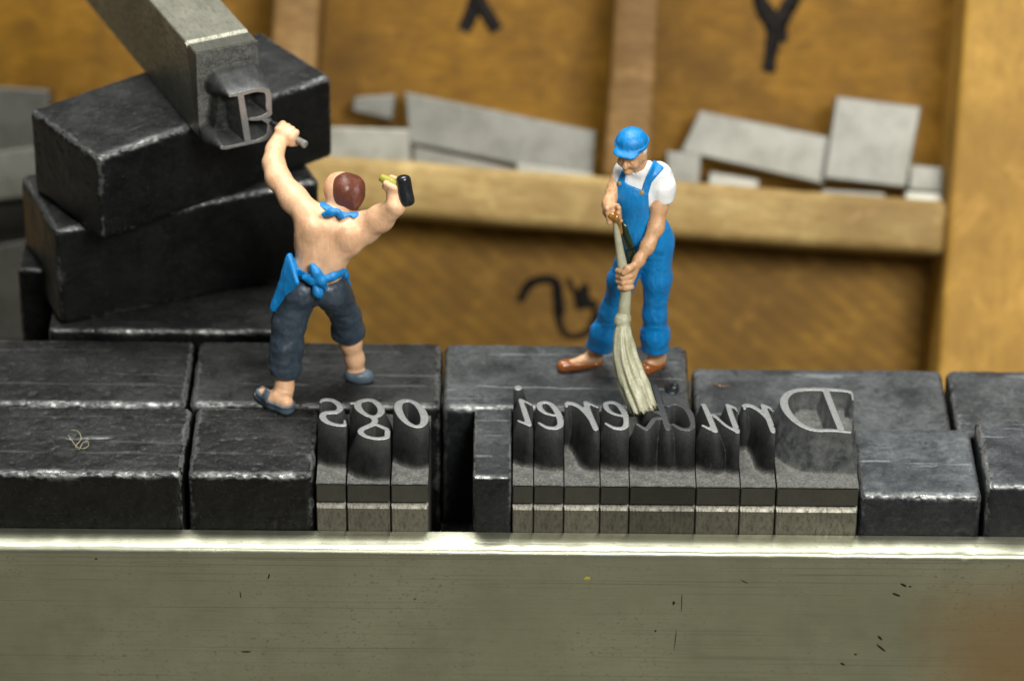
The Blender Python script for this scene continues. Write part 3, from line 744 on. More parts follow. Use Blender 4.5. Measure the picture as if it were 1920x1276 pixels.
# ------------------------------------------------------------------ the wooden type case leaning behind
CD_F, CD_B = 27.2, 28.05                                  # viewing distance of the divider fronts and of the case floor
CR = math.radians(3.7)
case_o = at_depth(960, 380, CD_B)
cz = -_f; cx_ = _r0 * math.cos(CR) - _u0 * math.sin(CR); cy_ = _r0 * math.sin(CR) + _u0 * math.cos(CR)
case = empty('type_case', (0, 0, 0), 'worn wooden type case with handwritten compartments leaning behind the type', 'type case')
case.matrix_world = Matrix(((cx_[0], cy_[0], cz[0], case_o[0]), (cx_[1], cy_[1], cz[1], case_o[1]), (cx_[2], cy_[2], cz[2], case_o[2]), (0, 0, 0, 1)))
bpy.context.view_layer.update()
DEP = CD_B - CD_F
def cl(px, py, z=0.0):                                   # photo point -> case coordinates on the plane z above the floor
    p = at_plane(px, py, case_o + cz * z, cz) - case_o
    return float(p @ cx_), float(p @ cy_)
def plank(name, x0, x1, y0, y1, z0, z1, mat, bev=0.03, tint=1.0, bow=0.0, seed=0):
    """A worn wooden slat with softened, slightly wavy edges."""
    me = box_mesh(name, (x0, y0, z0), (x1, y1, z1))
    bm = bmesh.new(); bm.from_mesh(me)
    bmesh.ops.bevel(bm, geom=bm.edges[:], offset=bev, segments=3, profile=0.6, affect='EDGES')
    long_x = (x1 - x0) > (y1 - y0); n = 14
    for k in range(1, n):
        t_ = k / n; co = (x0 + (x1 - x0) * t_, 0, 0) if long_x else (0, y0 + (y1 - y0) * t_, 0)
        bmesh.ops.bisect_plane(bm, geom=bm.verts[:] + bm.edges[:] + bm.faces[:], plane_co=co, plane_no=(1, 0, 0) if long_x else (0, 1, 0))
    for v in bm.verts:
        q = np.array([[v.co.x + seed * 3.1, v.co.y + seed, v.co.z]])
        v.co.y += 0.012 * vnoise(q, 1.4, 3)[0]; v.co.x += 0.012 * vnoise(q, 1.4, 4)[0]
    bm.to_mesh(me); bm.free()
    for p_ in me.polygons: p_.use_smooth = True
    me.set_sharp_from_angle(angle=math.radians(50))
    o = link(name, me, mat, case); o.color = (tuple(tint) if isinstance(tint, tuple) else (tint, tint, tint)) + (1,)
    return o
yb0, yb1 = cl(1300, 445, DEP)[1], cl(1300, 342, DEP)[1]   # horizontal divider
xl0, xl1 = cl(512, 20, DEP)[0], cl(600, 20, DEP)[0]        # left upright divider
xm0, xm1 = cl(1150, 40, DEP)[0], cl(1236, 40, DEP)[0]      # middle upright divider
xp0 = cl(1800, 100, DEP)[0]                                # thick post
print('case', yb0, yb1, xl0, xl1, xm0, xm1, xp0)
YT, YB = 2.6, -2.2
plank('floor_board', -5.6, xp0, yb1 - 0.02, YT, -0.3, 0.0, M_FLOOR, 0.005, seed=1)
plank('floor_board', -5.6, xp0, YB, yb1 - 0.03, -0.3, 0.0, M_FLOORSAW, 0.005, seed=2)
plank('divider', xl0, xp0 - 0.004, yb0, yb1, 0.001, DEP, M_RAILWOOD, 0.07, 1.0, seed=3)
plank('divider', xl0, xl1, yb1 + 0.003, YT, 0.001, DEP - 0.03, M_RAILWOOD, 0.05, (0.60, 0.50, 0.46), seed=4)
plank('divider', xm0, xm1, yb1 + 0.003, YT, 0.001, DEP - 0.04, M_RAILWOOD, 0.05, (0.60, 0.50, 0.46), seed=5)
plank('post', xp0, xp0 + 1.3, YB, YT, -0.3, DEP + 0.12, M_POSTWOOD, 0.05, 1.0, seed=6)
def ink(strokes_px, wd):
    """Brushed handwriting lying on the case floor: flat tapered ribbons."""
    for st in strokes_px:
        P = np.array([cl(px, py, 0.004) for px, py, *_ in st]); Wd = np.array([[(s[2] if len(s) > 2 else wd)] for s in st])
        T = np.linspace(0, len(st) - 1, 9 * (len(st) - 1) + 1); C = cr(P, T); Wc = cr(Wd, T)[:, 0]
        tan = np.gradient(C, axis=0); tan /= np.linalg.norm(tan, axis=1, keepdims=True); nn = np.stack([-tan[:, 1], tan[:, 0]], 1)
        j = 1 + 0.08 * np.array([random.uniform(-1, 1) for _ in T])
        h = ink.z = getattr(ink, 'z', 0.003) + 0.0006
        A = np.c_[C + nn * (Wc * j)[:, None], np.full(len(T), h)]; B = np.c_[C - nn * (Wc * j)[:, None], np.full(len(T), h)]
        V = np.concatenate([A, B, A * [1, 1, 0], B * [1, 1, 0]]); n = len(T)
        Q = [(i, i + n, i + 1 + n, i + 1) for i in range(n - 1)]
        Q += [(i, i + 1, i + 1 + 2 * n, i + 2 * n) for i in range(n - 1)] + [(i + n, i + 3 * n, i + 1 + 3 * n, i + 1 + n) for i in range(n - 1)]
        link('ink_stroke', mesh_np('ink_stroke', V, Q), M_INK, case)
ink([[(903, -60), (892, -5), (882, 30), (868, 58)], [(886, -60), (898, 0), (915, 30), (932, 58)]], 0.054)
ink([[(1418, -30), (1428, 10, 0.06), (1455, 50, 0.08), (1466, 70, 0.05)], [(1492, -12, 0.06), (1478, 14, 0.06), (1452, 56, 0.07)], [(1454, 50, 0.07), (1446, 95, 0.05), (1440, 136, 0.05)], [(1462, 68), (1476, 73)]], 0.04)
ink([[(974, 566, 0.03), (990, 536, 0.036), (1015, 524, 0.036), (1040, 528, 0.036), (1046, 560, 0.04), (1048, 600, 0.03), (1060, 626, 0.024), (1085, 630, 0.024), (1110, 612, 0.03), (1118, 580, 0.03)],
     [(1064, 520, 0.018), (1076, 545, 0.022), (1088, 575, 0.02)], [(1098, 532, 0.03), (1092, 560, 0.06), (1094, 580, 0.05)], [(1080, 574, 0.02), (1100, 568, 0.04), (1120, 574, 0.03)], [(1046, 530, 0.03), (1056, 590, 0.02)]], 0.03)
ink([[(1912, 60, 0.05), (1922, 80, 0.05)]], 0.03)

def spacer(label, quad, z0, th, tint=1.0, tz=0.0):
    """A cast spacing piece resting in the case: outline on the plane z0 above the case floor, given thickness."""
    pts = [cl(px, py, z0) for px, py in quad]
    me = bpy.data.meshes.new('spacing_metal'); bm = bmesh.new()
    f = bm.faces.new([bm.verts.new((x, y, 0)) for x, y in pts]); 
    ext = bmesh.ops.extrude_face_region(bm, geom=[f])
    for v in [g for g in ext['geom'] if isinstance(g, bmesh.types.BMVert)]: v.co.z -= th
    bmesh.ops.recalc_face_normals(bm, faces=bm.faces[:])
    bmesh.ops.bevel(bm, geom=bm.edges[:], offset=0.012, segments=2, profile=0.5, affect='EDGES')
    c = np.mean(np.array(pts), 0)
    for v in bm.verts: v.co.x -= c[0]; v.co.y -= c[1]
    bm.to_mesh(me); bm.free()
    o = link('spacing_metal', me, M_SPACER, None, label, 'metal spacer', 'loose spacing metal in the case')
    pos = case_o + cx_ * c[0] + cy_ * c[1] + cz * z0
    o.matrix_world = Matrix(((cx_[0], cy_[0], cz[0], pos[0]), (cx_[1], cy_[1], cz[1], pos[1]), (cx_[2], cy_[2], cz[2], pos[2]), (0, 0, 0, 1)))
    o.color = (tint, tint, tint, 1)
    return o
spacer('broad flat grey spacer sloping down across the middle compartment', [(758, 172), (1118, 246), (1112, 338), (768, 268)], 0.40, 0.22, 0.9)
spacer('pale square-ended spacer next to the stack, at the start of the middle compartment', [(560, 236), (768, 242), (772, 318), (560, 306)], 0.56, 0.2, 1.35)
spacer('small dark spacer peeping out above the pale one', [(664, 182), (742, 176), (736, 226), (660, 208)], 0.3, 0.2, 0.75)
spacer('thin grey spacer under the broad sloping one', [(774, 274), (972, 318), (972, 336), (774, 324)], 0.6, 0.18, 0.95)
spacer('bright narrow spacer against the middle upright, on the divider', [(968, 304), (1114, 326), (1112, 342), (968, 328)], 0.66, 0.2, 1.5)
spacer('broad flat spacer sloping down in the compartment marked Y', [(1312, 207), (1562, 258), (1546, 346), (1276, 284)], 0.40, 0.2, 1.0)
spacer('tall upright grey spacer in the compartment marked Y', [(1568, 180), (1728, 200), (1700, 352), (1544, 334)], 0.5, 0.2, 0.92)
spacer('small grey spacer by the sweeper, at the foot of the middle upright', [(1248, 282), (1316, 288), (1312, 352), (1250, 350)], 0.6, 0.3, 0.85)
spacer('little white spacer showing under the broad sloping spacer', [(1330, 320), (1424, 336), (1422, 362), (1326, 358)], 0.3, 0.25, 1.6)
spacer('low grey spacer under the tall upright one', [(1540, 354), (1660, 362), (1660, 380), (1540, 374)], 0.6, 0.2, 0.9)
spacer('small grey spacer standing next to the thick post', [(1706, 308), (1768, 314), (1768, 362), (1704, 356)], 0.5, 0.3, 0.95)
spacer('bright spacer end lying at the foot of the thick post', [(1698, 358), (1766, 364), (1766, 386), (1696, 382)], 0.6, 0.25, 1.9)
spacer('large greenish grey spacer above the stack by the picture edge', [(-80, 158), (92, 168), (90, 300), (-80, 288)], 0.5, 0.3, 0.55)
spacer('pale wide spacer behind the end of the leaning stack', [(-80, 296), (110, 268), (112, 362), (-80, 384)], 0.62, 0.3, 1.05)
spacer('dull spacer low behind the upright block', [(-80, 376), (70, 350), (70, 450), (-80, 478)], 0.42, 0.3, 0.32)
spacer('pale spacer lowest behind the upright block', [(-80, 470), (70, 448), (70, 640), (-80, 640)], 0.5, 0.3, 0.6)

# ------------------------------------------------------------------ the two tiny painted workers
def K(px, py, y, r=0): return (at_y(px, py, y), r / PXCM)
def chainK(*ks):
    a = [K(*k) for k in ks]; return [p for p, _ in a], [r for _, r in a]
def pix(P):
    d = P - CAM; dep = d @ _f
    return 960 + FPX * (d @ _r) / dep, 638 - FPX * (d @ _u) / dep
def s_poly(P, poly):
    """Signed distance (cm) to the prism seen as this outline: used to cut garments out of a body's outer layer."""
    x, y = pix(P); poly = np.array(poly, float); n = len(poly)
    d = np.full(x.shape, 1e9); ins = np.zeros(x.shape, bool)
    for i in range(n):
        a, b = poly[i], poly[(i + 1) % n]; e = b - a
        t = np.clip(((x - a[0]) * e[0] + (y - a[1]) * e[1]) / (e @ e), 0, 1)
        d = np.minimum(d, np.hypot(x - a[0] - t * e[0], y - a[1] - t * e[1]))
        c = ((a[1] > y) != (b[1] > y)) & (x < (b[0] - a[0]) * (y - a[1]) / ((b[1] - a[1]) or 1e-9) + a[0]); ins ^= c
    return np.where(ins, -d, d) / PXCM
def s_tri(P, a, b, c, th):
    a, b, c = (np.asarray(q, float) for q in (a, b, c)); n = np.cross(b - a, c - a); n /= np.linalg.norm(n)
    def seg(p, q): 
        e = q - p; t = np.clip(((P - p) @ e) / (e @ e), 0, 1); return np.linalg.norm(P - p - t[..., None] * e, axis=-1)
    edge = np.minimum(np.minimum(seg(a, b), seg(b, c)), seg(c, a))
    ins = ((P - a) @ np.cross(n, b - a) > 0) & ((P - b) @ np.cross(n, c - b) > 0) & ((P - c) @ np.cross(n, a - c) > 0)
    return np.where(ins, np.abs((P - a) @ n), edge) - th
def ellK(P, px, py, y, rx, ry, rz, R=None): return s_ell(P, at_y(px, py, y), np.array([rx, ry, rz]) / PXCM, R)
def coneK(P, k0, k1): 
    (a, ra), (b, rb) = K(*k0), K(*k1); return s_cone(P, a, b, ra, rb)
def ch(P, *ks, k=0.03): return s_chain(P, *chainK(*ks), k=k)
def zK(px, py, z): return at_z(px, py, z)
def many(P, ds, k):
    d = ds[0]
    for e in ds[1:]: d = smin(d, e, k)
    return d
def cut(P, d, px, py, y, up, soft=0.012):                    # keep the side of a plane that 'up' points to
    o = at_y(px, py, y); u_ = np.asarray(up, float); u_ /= np.linalg.norm(u_)
    return smax(d, -((P - o) @ u_), soft)
def ring_hand(P, a, b, ts, ring, tube, start, sweep_deg, outdir):
    """Four fingers curled round the rod a-b: arcs of the given ring radius, each finger a tapering chain."""
    ax = (b - a) / np.linalg.norm(b - a); e1 = outdir - ax * (outdir @ ax); e1 /= np.linalg.norm(e1); e2 = np.cross(ax, e1); d = None
    for i, t_ in enumerate(ts):
        c = a + (b - a) * t_; L = (0.92, 1.0, 0.98, 0.82)[i]
        pts = [c + ring * (math.cos(start + s_ * sweep_deg * L) * e1 + math.sin(start + s_ * sweep_deg * L) * e2) for s_ in (0, .33, .66, 1)]
        e = s_chain(P, pts, [tube * 1.08, tube * 1.05, tube * 0.98, tube * 0.85], 0.004); d = e if d is None else np.minimum(d, e)
    return d

# ---- the hammering worker, seen from behind
CH_A = B_TIP + np.array([0.004, -0.01, 0.0]); CH_B = at_y(573, 272, 1.50)
ML_A, ML_B = at_y(716, 333, 1.02), at_y(758, 357, 0.97)
def wk_torso(P):
    d = many(P, [ellK(P, 596, 508, 0.98, 47, 35, 52), ellK(P, 610, 455, 1.03, 57, 40, 58)], 0.08)
    d = smin(d, coneK(P, (588, 412, 1.06, 27), (684, 426, 1.05, 27)), 0.09)
    d = smin(d, ellK(P, 578, 442, 1.0, 22, 22, 36), 0.07); d = smin(d, ellK(P, 658, 448, 0.99, 24, 22, 32), 0.07)
    d = smin(d, ellK(P, 588, 434, 0.94, 20, 14, 24), 0.035); d = smin(d, ellK(P, 650, 444, 0.94, 20, 14, 24), 0.035)
    d = smax(d, -ch(P, (618, 415, 0.895, 6), (610, 455, 0.875, 7), (600, 500, 0.85, 7), (597, 520, 0.85, 5)), 0.05)
    return d
def wk_arm_l(P):
    return ch(P, (580, 404, 1.06, 27), (550, 372, 1.16, 25), (520, 332, 1.30, 21.5), (513, 305, 1.40, 19), (516, 280, 1.50, 15.5), (522, 264, 1.56, 14), k=0.05)
def wk_arm_r(P):
    return smin(ch(P, (686, 426, 1.05, 27), (712, 410, 1.00, 24), (742, 388, 0.93, 18.5), k=0.05), ch(P, (742, 386, 0.93, 17), (740, 366, 0.97, 13.5), (737, 354, 1.0, 12), k=0.03), 0.02)
def wk_head(P):
    d = many(P, [ellK(P, 642, 358, 1.20, 33, 34, 36), ellK(P, 632, 352, 1.24, 23, 24, 28)], 0.04)
    d = smin(d, ch(P, (627, 345, 1.30, 5), (622, 331, 1.33, 5)), 0.02)            # nose, turned away to the left
    d = smin(d, ellK(P, 622, 368, 1.28, 10, 9, 8), 0.03)                            # chin
    d = smax(d, -ellK(P, 616, 344, 1.29, 5, 5, 4), 0.02)                            # eye hollow
    d = smin(d, ellK(P, 662, 372, 1.24, 7, 9, 10), 0.01)                            # far ear
    return smin(d, ch(P, (628, 402, 1.10, 24), (640, 378, 1.16, 21)), 0.05)
def wk_fist_l(P):
    palm = many(P, [ellK(P, 534, 252, 1.60, 16, 16, 18), ellK(P, 544, 256, 1.57, 14, 13, 13)], 0.03)
    f = ring_hand(P, CH_A, CH_B, (0.33, 0.46, 0.58, 0.70), 0.040, 0.024, -0.6, 4.0, np.array([-0.2, -0.6, 0.8]))
    thumb = s_chain(P, [at_y(524, 258, 1.58), at_y(524, 244, 1.58), at_y(530, 235, 1.62)], [0.03, 0.026, 0.021], 0.01)
    return smin(smin(palm, f, 0.014), thumb, 0.012)
def wk_fist_r(P):
    palm = ellK(P, 736, 349, 1.01, 13, 13, 14)
    f = ring_hand(P, ML_A, ML_B, (0.30, 0.43, 0.56, 0.68), 0.036, 0.021, 1.2, 4.0, np.array([0.1, -0.3, 0.9]))
    return smin(palm, f, 0.012)
HEEL_L, MID_L, TOE_L = zK(536, 754, 2.225), zK(512, 746, 2.215), zK(492, 737, 2.20)
HEEL_R, TOE_R = zK(660, 702, 2.21), zK(688, 706, 2.195)
def wk_legs(P):
    l = ch(P, (562, 560, 0.97, 24), (545, 640, 0.90, 21), (535, 690, 0.86, 18), (533, 722, 0.83, 16.5), (534, 748, 0.80, 15), k=0.04)
    foot = s_chain(P, [HEEL_L, MID_L, TOE_L], [14 / PXCM, 13 / PXCM, 10 / PXCM], 0.03)
    l = smin(l, foot, 0.04); l = smin(l, s_ell(P, zK(517, 741, 2.25), np.array([8, 8, 9]) / PXCM), 0.02)
    for i in range(4):                                                               # toes
        a = TOE_L + (np.array([0.02, 0.05, 0]) if i > 1 else np.array([-0.01, -0.02, 0])) * (0.5 if i in (1, 2) else 0.9)
        l = smin(l, s_ell(P, a + np.array([-0.02, 0.01, -0.006]), (0.022, 0.02, 0.018)), 0.012)
    r = ch(P, (622, 560, 1.0, 24), (650, 605, 1.07, 21), (657, 640, 1.09, 20.5), (664, 672, 1.10, 17.5), (668, 694, 1.10, 16), k=0.04)
    r = smin(r, s_chain(P, [HEEL_R, TOE_R], [12 / PXCM, 10 / PXCM], 0.02), 0.03)
    return np.minimum(l, r)
def wk_body(P):
    d = smin(wk_torso(P), wk_arm_l(P), 0.06); d = smin(d, wk_arm_r(P), 0.06); d = smin(d, wk_head(P), 0.03)
    d = smin(d, smin(wk_fist_l(P), coneK(P, (520, 268, 1.55, 14), (530, 256, 1.58, 14)), 0.03), 0.02); d = smin(d, wk_fist_r(P), 0.02)
    d = smin(d, wk_legs(P), 0.05)
    return d + 0.0028 * vnoise(P, 16, 3)
wk_base = at_z(560, 745, ZQ); wk_base[2] = ZQ
worker = empty('person', tuple(wk_base), 'tiny bare-backed worker figure with auburn hair and blue apron swinging a mallet', 'figurine')
allw = [at_y(480, 780, 0.6), at_y(780, 220, 1.0), at_y(560, 400, 1.9), at_y(480, 240, 1.7), at_y(700, 760, 1.2)]
lo = np.array([at_y(470, 500, 1.0)[0], 0.62, ZQ - 0.0]); hi = np.array([at_y(785, 400, 1.0)[0], 1.80, 3.86])
sdf_part('body', wk_body, lo, hi, 0.0095, M_SKIN, worker)
# hair
def wk_hair(P):
    d = ellK(P, 651, 360, 1.185, 36, 37, 38)
    f_ = np.array([-0.62, 0.62, 0.30]); f_ /= np.linalg.norm(f_)
    o = at_y(638, 356, 1.20)
    d = smax(d, (P - o) @ f_ - 0.042 + 0.012 * vnoise(P, 15, 6), 0.012)
    q = P - o
    return d + 0.0055 * np.sin(62 * (q @ np.array([0.75, 0.3, -0.5])) + 14 * q[..., 2] + 2.0 * vnoise(P, 9, 4)) + 0.005 * vnoise(P, 12, 5)
c = at_y(651, 360, 1.185); sdf_part('hair', wk_hair, c - 0.16, c + 0.16, 0.007, M_HAIR, worker)
# trousers
def wk_tr_raw(P):
    hips = many(P, [ellK(P, 590, 532, 0.98, 60, 42, 30), ellK(P, 562, 546, 0.94, 38, 36, 32), ellK(P, 622, 547, 0.97, 37, 36, 32)], 0.04)
    l = ch(P, (556, 556, 0.97, 38), (541, 606, 0.93, 31), (538, 650, 0.885, 29.5), (535, 684, 0.86, 28.5), (534, 705, 0.845, 26), k=0.05)
    l = cut(P, l, 534, 700, 0.85, (0.03, 0.08, 1))
    r = ch(P, (630, 556, 1.0, 35), (649, 594, 1.06, 28), (653, 622, 1.085, 30), (656, 645, 1.09, 26), k=0.05)
    r = cut(P, r, 654, 632, 1.09, (-0.10, 0.05, 1))
    d = np.minimum(smin(hips, l, 0.03), 9); d = smin(d, r, 0.028)
    return d
def wk_trousers(P):
    d = wk_tr_raw(P); d = cut(P, d, 590, 520, 0.9, (-0.08, 0.0, -1))
    return d + 0.007 * vnoise(P, 9, 11) + 0.0045 * vnoise(P * np.array([1, 1, 1.9]), 17, 12) + 0.002 * vnoise(P, 40, 13)
sdf_part('trousers', wk_trousers, np.array([at_y(500, 600, 0.9)[0], 0.72, 2.22]), np.array([at_y(695, 600, 1.1)[0], 1.34, 3.02]), 0.0085, M_NAVY, worker)
# apron: side panel, tied strings with a bow, neck string
def wk_layer(P): return np.minimum(np.minimum(wk_torso(P), wk_tr_raw(P)), smin(wk_head(P), wk_torso(P), 0.03))
def wk_apron(P):
    base = wk_layer(P)
    belt = smax(np.abs(base) - 0.016, s_poly(P, [(541, 478), (552, 482), (560, 502), (578, 512), (600, 518), (622, 512), (645, 504), (648, 516), (622, 526), (600, 534), (572, 524), (552, 518), (540, 506)]), 0.006)
    tip_, top_, low_ = at_y(513, 577, 0.93), at_y(543, 480, 0.95), at_y(557, 530, 0.83)
    panel = s_tri(P, top_, tip_, low_, 0.017)
    panel = smin(panel, s_tri(P, top_, tip_, at_y(545, 545, 1.25), 0.015), 0.02)
    bow = many(P, [ch(P, (571, 520, 0.845, 6), (586, 524, 0.825, 9.5), (603, 524, 0.82, 8)), ch(P, (586, 499, 0.835, 6.5), (593, 510, 0.815, 8), (603, 526, 0.81, 9), (611, 541, 0.825, 4)),
                   ch(P, (592, 538, 0.82, 7), (596, 548, 0.82, 9), (600, 557, 0.83, 5)), ch(P, (606, 524, 0.82, 7), (625, 518, 0.84, 7), (645, 507, 0.92, 5))], 0.012)
    sl = ch(P, (644, 496, 0.99, 4), (648, 515, 1.0, 5), (655, 534, 1.02, 4))
    panel = panel + 0.010 * vnoise(P * np.array([1, 1, 0.5]), 11, 14)
    return np.minimum(np.minimum(np.minimum(belt, panel), bow), sl) + 0.003 * vnoise(P, 22, 4)
sdf_part('apron', wk_apron, np.array([at_y(500, 520, 1.0)[0], 0.68, 2.62]), np.array([at_y(668, 520, 1.0)[0], 1.34, 3.26]), 0.0075, M_BLUE, worker)
def wk_neckstring(P):
    base = smin(wk_torso(P), wk_head(P), 0.03)
    band = smax(np.abs(base) - 0.017, s_poly(P, [(586, 368), (600, 374), (618, 384), (632, 394), (650, 398), (672, 397), (674, 404), (664, 410), (656, 405), (648, 408), (641, 412), (634, 410), (628, 401), (618, 405), (606, 405), (604, 400), (612, 394), (600, 388), (590, 378)]), 0.006)
    band = smax(band, P[..., 1] - 1.14, 0.01)
    knot = many(P, [ch(P, (607, 402, 0.935, 5), (620, 398, 0.93, 6), (630, 396, 0.93, 6)), ch(P, (634, 398, 0.93, 7), (641, 407, 0.93, 5))], 0.01)
    return np.minimum(band, knot)
sdf_part('neck_string', wk_neckstring, np.array([at_y(575, 390, 1.0)[0], 0.86, 3.2]), np.array([at_y(685, 390, 1.0)[0], 1.2, 3.56]), 0.007, M_BLUE, worker)
# sandals
def wk_sandal(P):
    sole = s_chain(P, [HEEL_L - [0, 0, 0.037], MID_L - [0, 0, 0.03], TOE_L - [0.01, 0, 0.02]], [0.056, 0.052, 0.044], 0.03)
    sole = smax(sole, P[..., 2] - (ZQ + 0.045), 0.008); sole = smax(sole, -(P[..., 2] - ZQ - 0.002), 0.004)
    foot = s_chain(P, [HEEL_L, MID_L, TOE_L], [14 / PXCM, 13 / PXCM, 10 / PXCM], 0.03)
    strap = smax(np.abs(foot) - 0.014, s_poly(P, [(497, 728), (508, 734), (500, 752), (488, 748)]), 0.005)
    rim = smax(np.abs(foot) - 0.014, np.abs(P[..., 2] - (ZQ + 0.05)) - 0.014, 0.005)
    return np.minimum(np.minimum(sole, strap), rim)
lo_, hi_ = bounds([HEEL_L, TOE_L], 0.1); sdf_part('sandal', wk_sandal, lo_, hi_, 0.006, M_SANDAL, worker)
def wk_shoe(P):
    d = s_chain(P, [HEEL_R, (HEEL_R + TOE_R) / 2, TOE_R], [0.05, 0.052, 0.046], 0.03)
    d = smax(d, P[..., 2] - (ZQ + 0.082) - 0.0 * P[..., 0], 0.012)
    return smax(d, -(P[..., 2] - ZQ - 0.003), 0.006)
lo_, hi_ = bounds([HEEL_R, TOE_R], 0.1); sdf_part('shoe', wk_shoe, lo_, hi_, 0.006, M_SANDAL, worker)
# what he holds: chisel and mallet are things of their own
ax_ = (CH_B - CH_A) / np.linalg.norm(CH_B - CH_A)
chisel = empty('chisel', tuple(CH_A), 'tiny dark chisel held against the letter B', 'chisel')
child('blade', sweep('blade', [CH_A, CH_A + ax_ * 0.06, CH_A + ax_ * 0.2], [0.016, 0.022, 0.02], 12, samples=10), M_BLACK, chisel)
child('handle', sweep('handle', [CH_A + ax_ * 0.19, CH_B - ax_ * 0.06, CH_B - ax_ * 0.01, CH_B], [0.02, 0.022, 0.026, 0.018], 12, samples=14), M_STEEL, chisel)
mallet = empty('mallet', tuple(ML_B), 'tiny black barrel-headed mallet raised in the worker\'s fist', 'mallet')
ma, mb = at_y(757, 338, 0.97), at_y(763, 376, 0.93)
def ml_head(P):
    d = s_cone(P, ma, mb, 0.046, 0.048)
    u_ = (mb - ma) / np.linalg.norm(mb - ma)
    d = smax(d, (P - mb) @ u_ - 0.040, 0.03); d = smax(d, -((P - ma) @ u_) - 0.040, 0.03)
    return d + 0.002 * vnoise(P, 14, 2)
lo_, hi_ = bounds([ma, mb], 0.09); sdf_part('head', ml_head, lo_, hi_, 0.006, M_BLACK, mallet)
child('handle', sweep('handle', [ML_A - (ML_B - ML_A) * 0.08, ML_A, (ML_A + ML_B) / 2, ML_B], [0.015, 0.026, 0.035, 0.033], 14, samples=16), M_OLIVE, mallet)

# ---- the sweeper, facing us
sw_base = at_z(1170, 690, ZQ - 0.006); ZW = ZQ - 0.006
sweeper = empty('person', (sw_base[0], sw_base[1], ZW), 'tiny sweeper figure in blue dungarees, white shirt and blue cap', 'figurine')
HF = np.array([-0.40, -0.88, -0.20]); HF /= np.linalg.norm(HF)                     # where he looks: down to the broom
HS = np.cross(HF, [0, 0, 1]); HS /= np.linalg.norm(HS); HU = np.cross(HS, HF)
HC = at_y(1185, 287, 1.03)
RH = np.stack([HS, HF, HU])
BR_TOP = at_y(1152, 400, 0.93); BR_MID = at_y(1176, 522, 0.83)
def hd(s, f, u): return HC + HS * s / PXCM + HF * f / PXCM + HU * u / PXCM
def sw_head(P):
    d = s_ell(P, hd(0, 0, 4), np.array([25, 29, 33]) / PXCM, RH)
    d = smin(d, s_ell(P, hd(0, 12, -14), np.array([17, 14, 17]) / PXCM, RH), 0.03)                       # jaw
    d = smin(d, s_chain(P, [hd(0, 27, 4), hd(0, 34, -6), hd(0, 31, -9)], [0.012, 0.018, 0.014], 0.01), 0.014)   # nose
    d = smin(d, s_cone(P, hd(-12, 24, 8), hd(12, 24, 8), 0.012, 0.012), 0.02)                            # brow
    for s_ in (-10, 10):
        d = smax(d, -s_ell(P, hd(s_, 29, 1), (0.022, 0.02, 0.014), RH), 0.014)                           # eye sockets
        d = smin(d, s_ell(P, hd(s_, 25.5, 1), (0.012, 0.012, 0.009), RH), 0.004)
        d = smin(d, s_ell(P, hd(s_ * 2.5, -2, -2), (0.014, 0.024, 0.034), RH), 0.012)                    # ears
        d = smin(d, s_ell(P, hd(s_ * 1.3, 22, -8), (0.028, 0.02, 0.026), RH), 0.02)                      # cheeks
    d = smax(d, -s_cone(P, hd(-8, 29, -17), hd(8, 29, -17), 0.006, 0.006), 0.008)                        # mouth
    d = smin(d, s_ell(P, hd(0, 24, -26), (0.03, 0.02, 0.02), RH), 0.015)                                 # chin
    return smin(d, ch(P, (1204, 326, 1.13, 17), (1196, 306, 1.09, 18)), 0.03)
def sw_hand_r(P):
    palm = many(P, [ellK(P, 1186, 508, 0.86, 11, 10, 13), ellK(P, 1181, 520, 0.84, 11, 10, 12)], 0.02)
    a, b = at_y(1171, 503, 0.86), at_y(1175, 540, 0.83)
    f = ring_hand(P, a, b, (0.06, 0.34, 0.62, 0.88), 0.044, 0.0185, 0.2, 3.6, np.array([0.8, -0.5, 0.2]))
    th = s_chain(P, [at_y(1186, 500, 0.84), at_y(1178, 503, 0.80), at_y(1170, 512, 0.79)], [0.024, 0.022, 0.017], 0.008)
    return smin(smin(palm, f, 0.008), th, 0.008)
def sw_hand_l(P):
    palm = many(P, [ellK(P, 1143, 396, 0.98, 13, 13, 15), ellK(P, 1150, 404, 0.95, 13, 12, 12)], 0.02)
    a, b = at_y(1150, 388, 0.94), at_y(1154, 420, 0.92)
    f = ring_hand(P, a, b, (0.05, 0.33, 0.6, 0.85), 0.036, 0.0185, 2.6, 3.8, np.array([0.8, -0.5, 0.2]))
    return smin(palm, f, 0.01)
SWL_H, SWL_T = zK(1116, 672, ZW + 0.05), zK(1062, 686, ZW + 0.035)
SWR_H, SWR_T = zK(1232, 672, ZW + 0.06), zK(1212, 690, ZW + 0.035)
def sw_torso(P):
    d = many(P, [ellK(P, 1194, 362, 1.12, 42, 34, 50), ellK(P, 1200, 415, 1.13, 38, 33, 48)], 0.06)
    return smin(d, coneK(P, (1172, 322, 1.13, 16), (1236, 330, 1.14, 24)), 0.06)
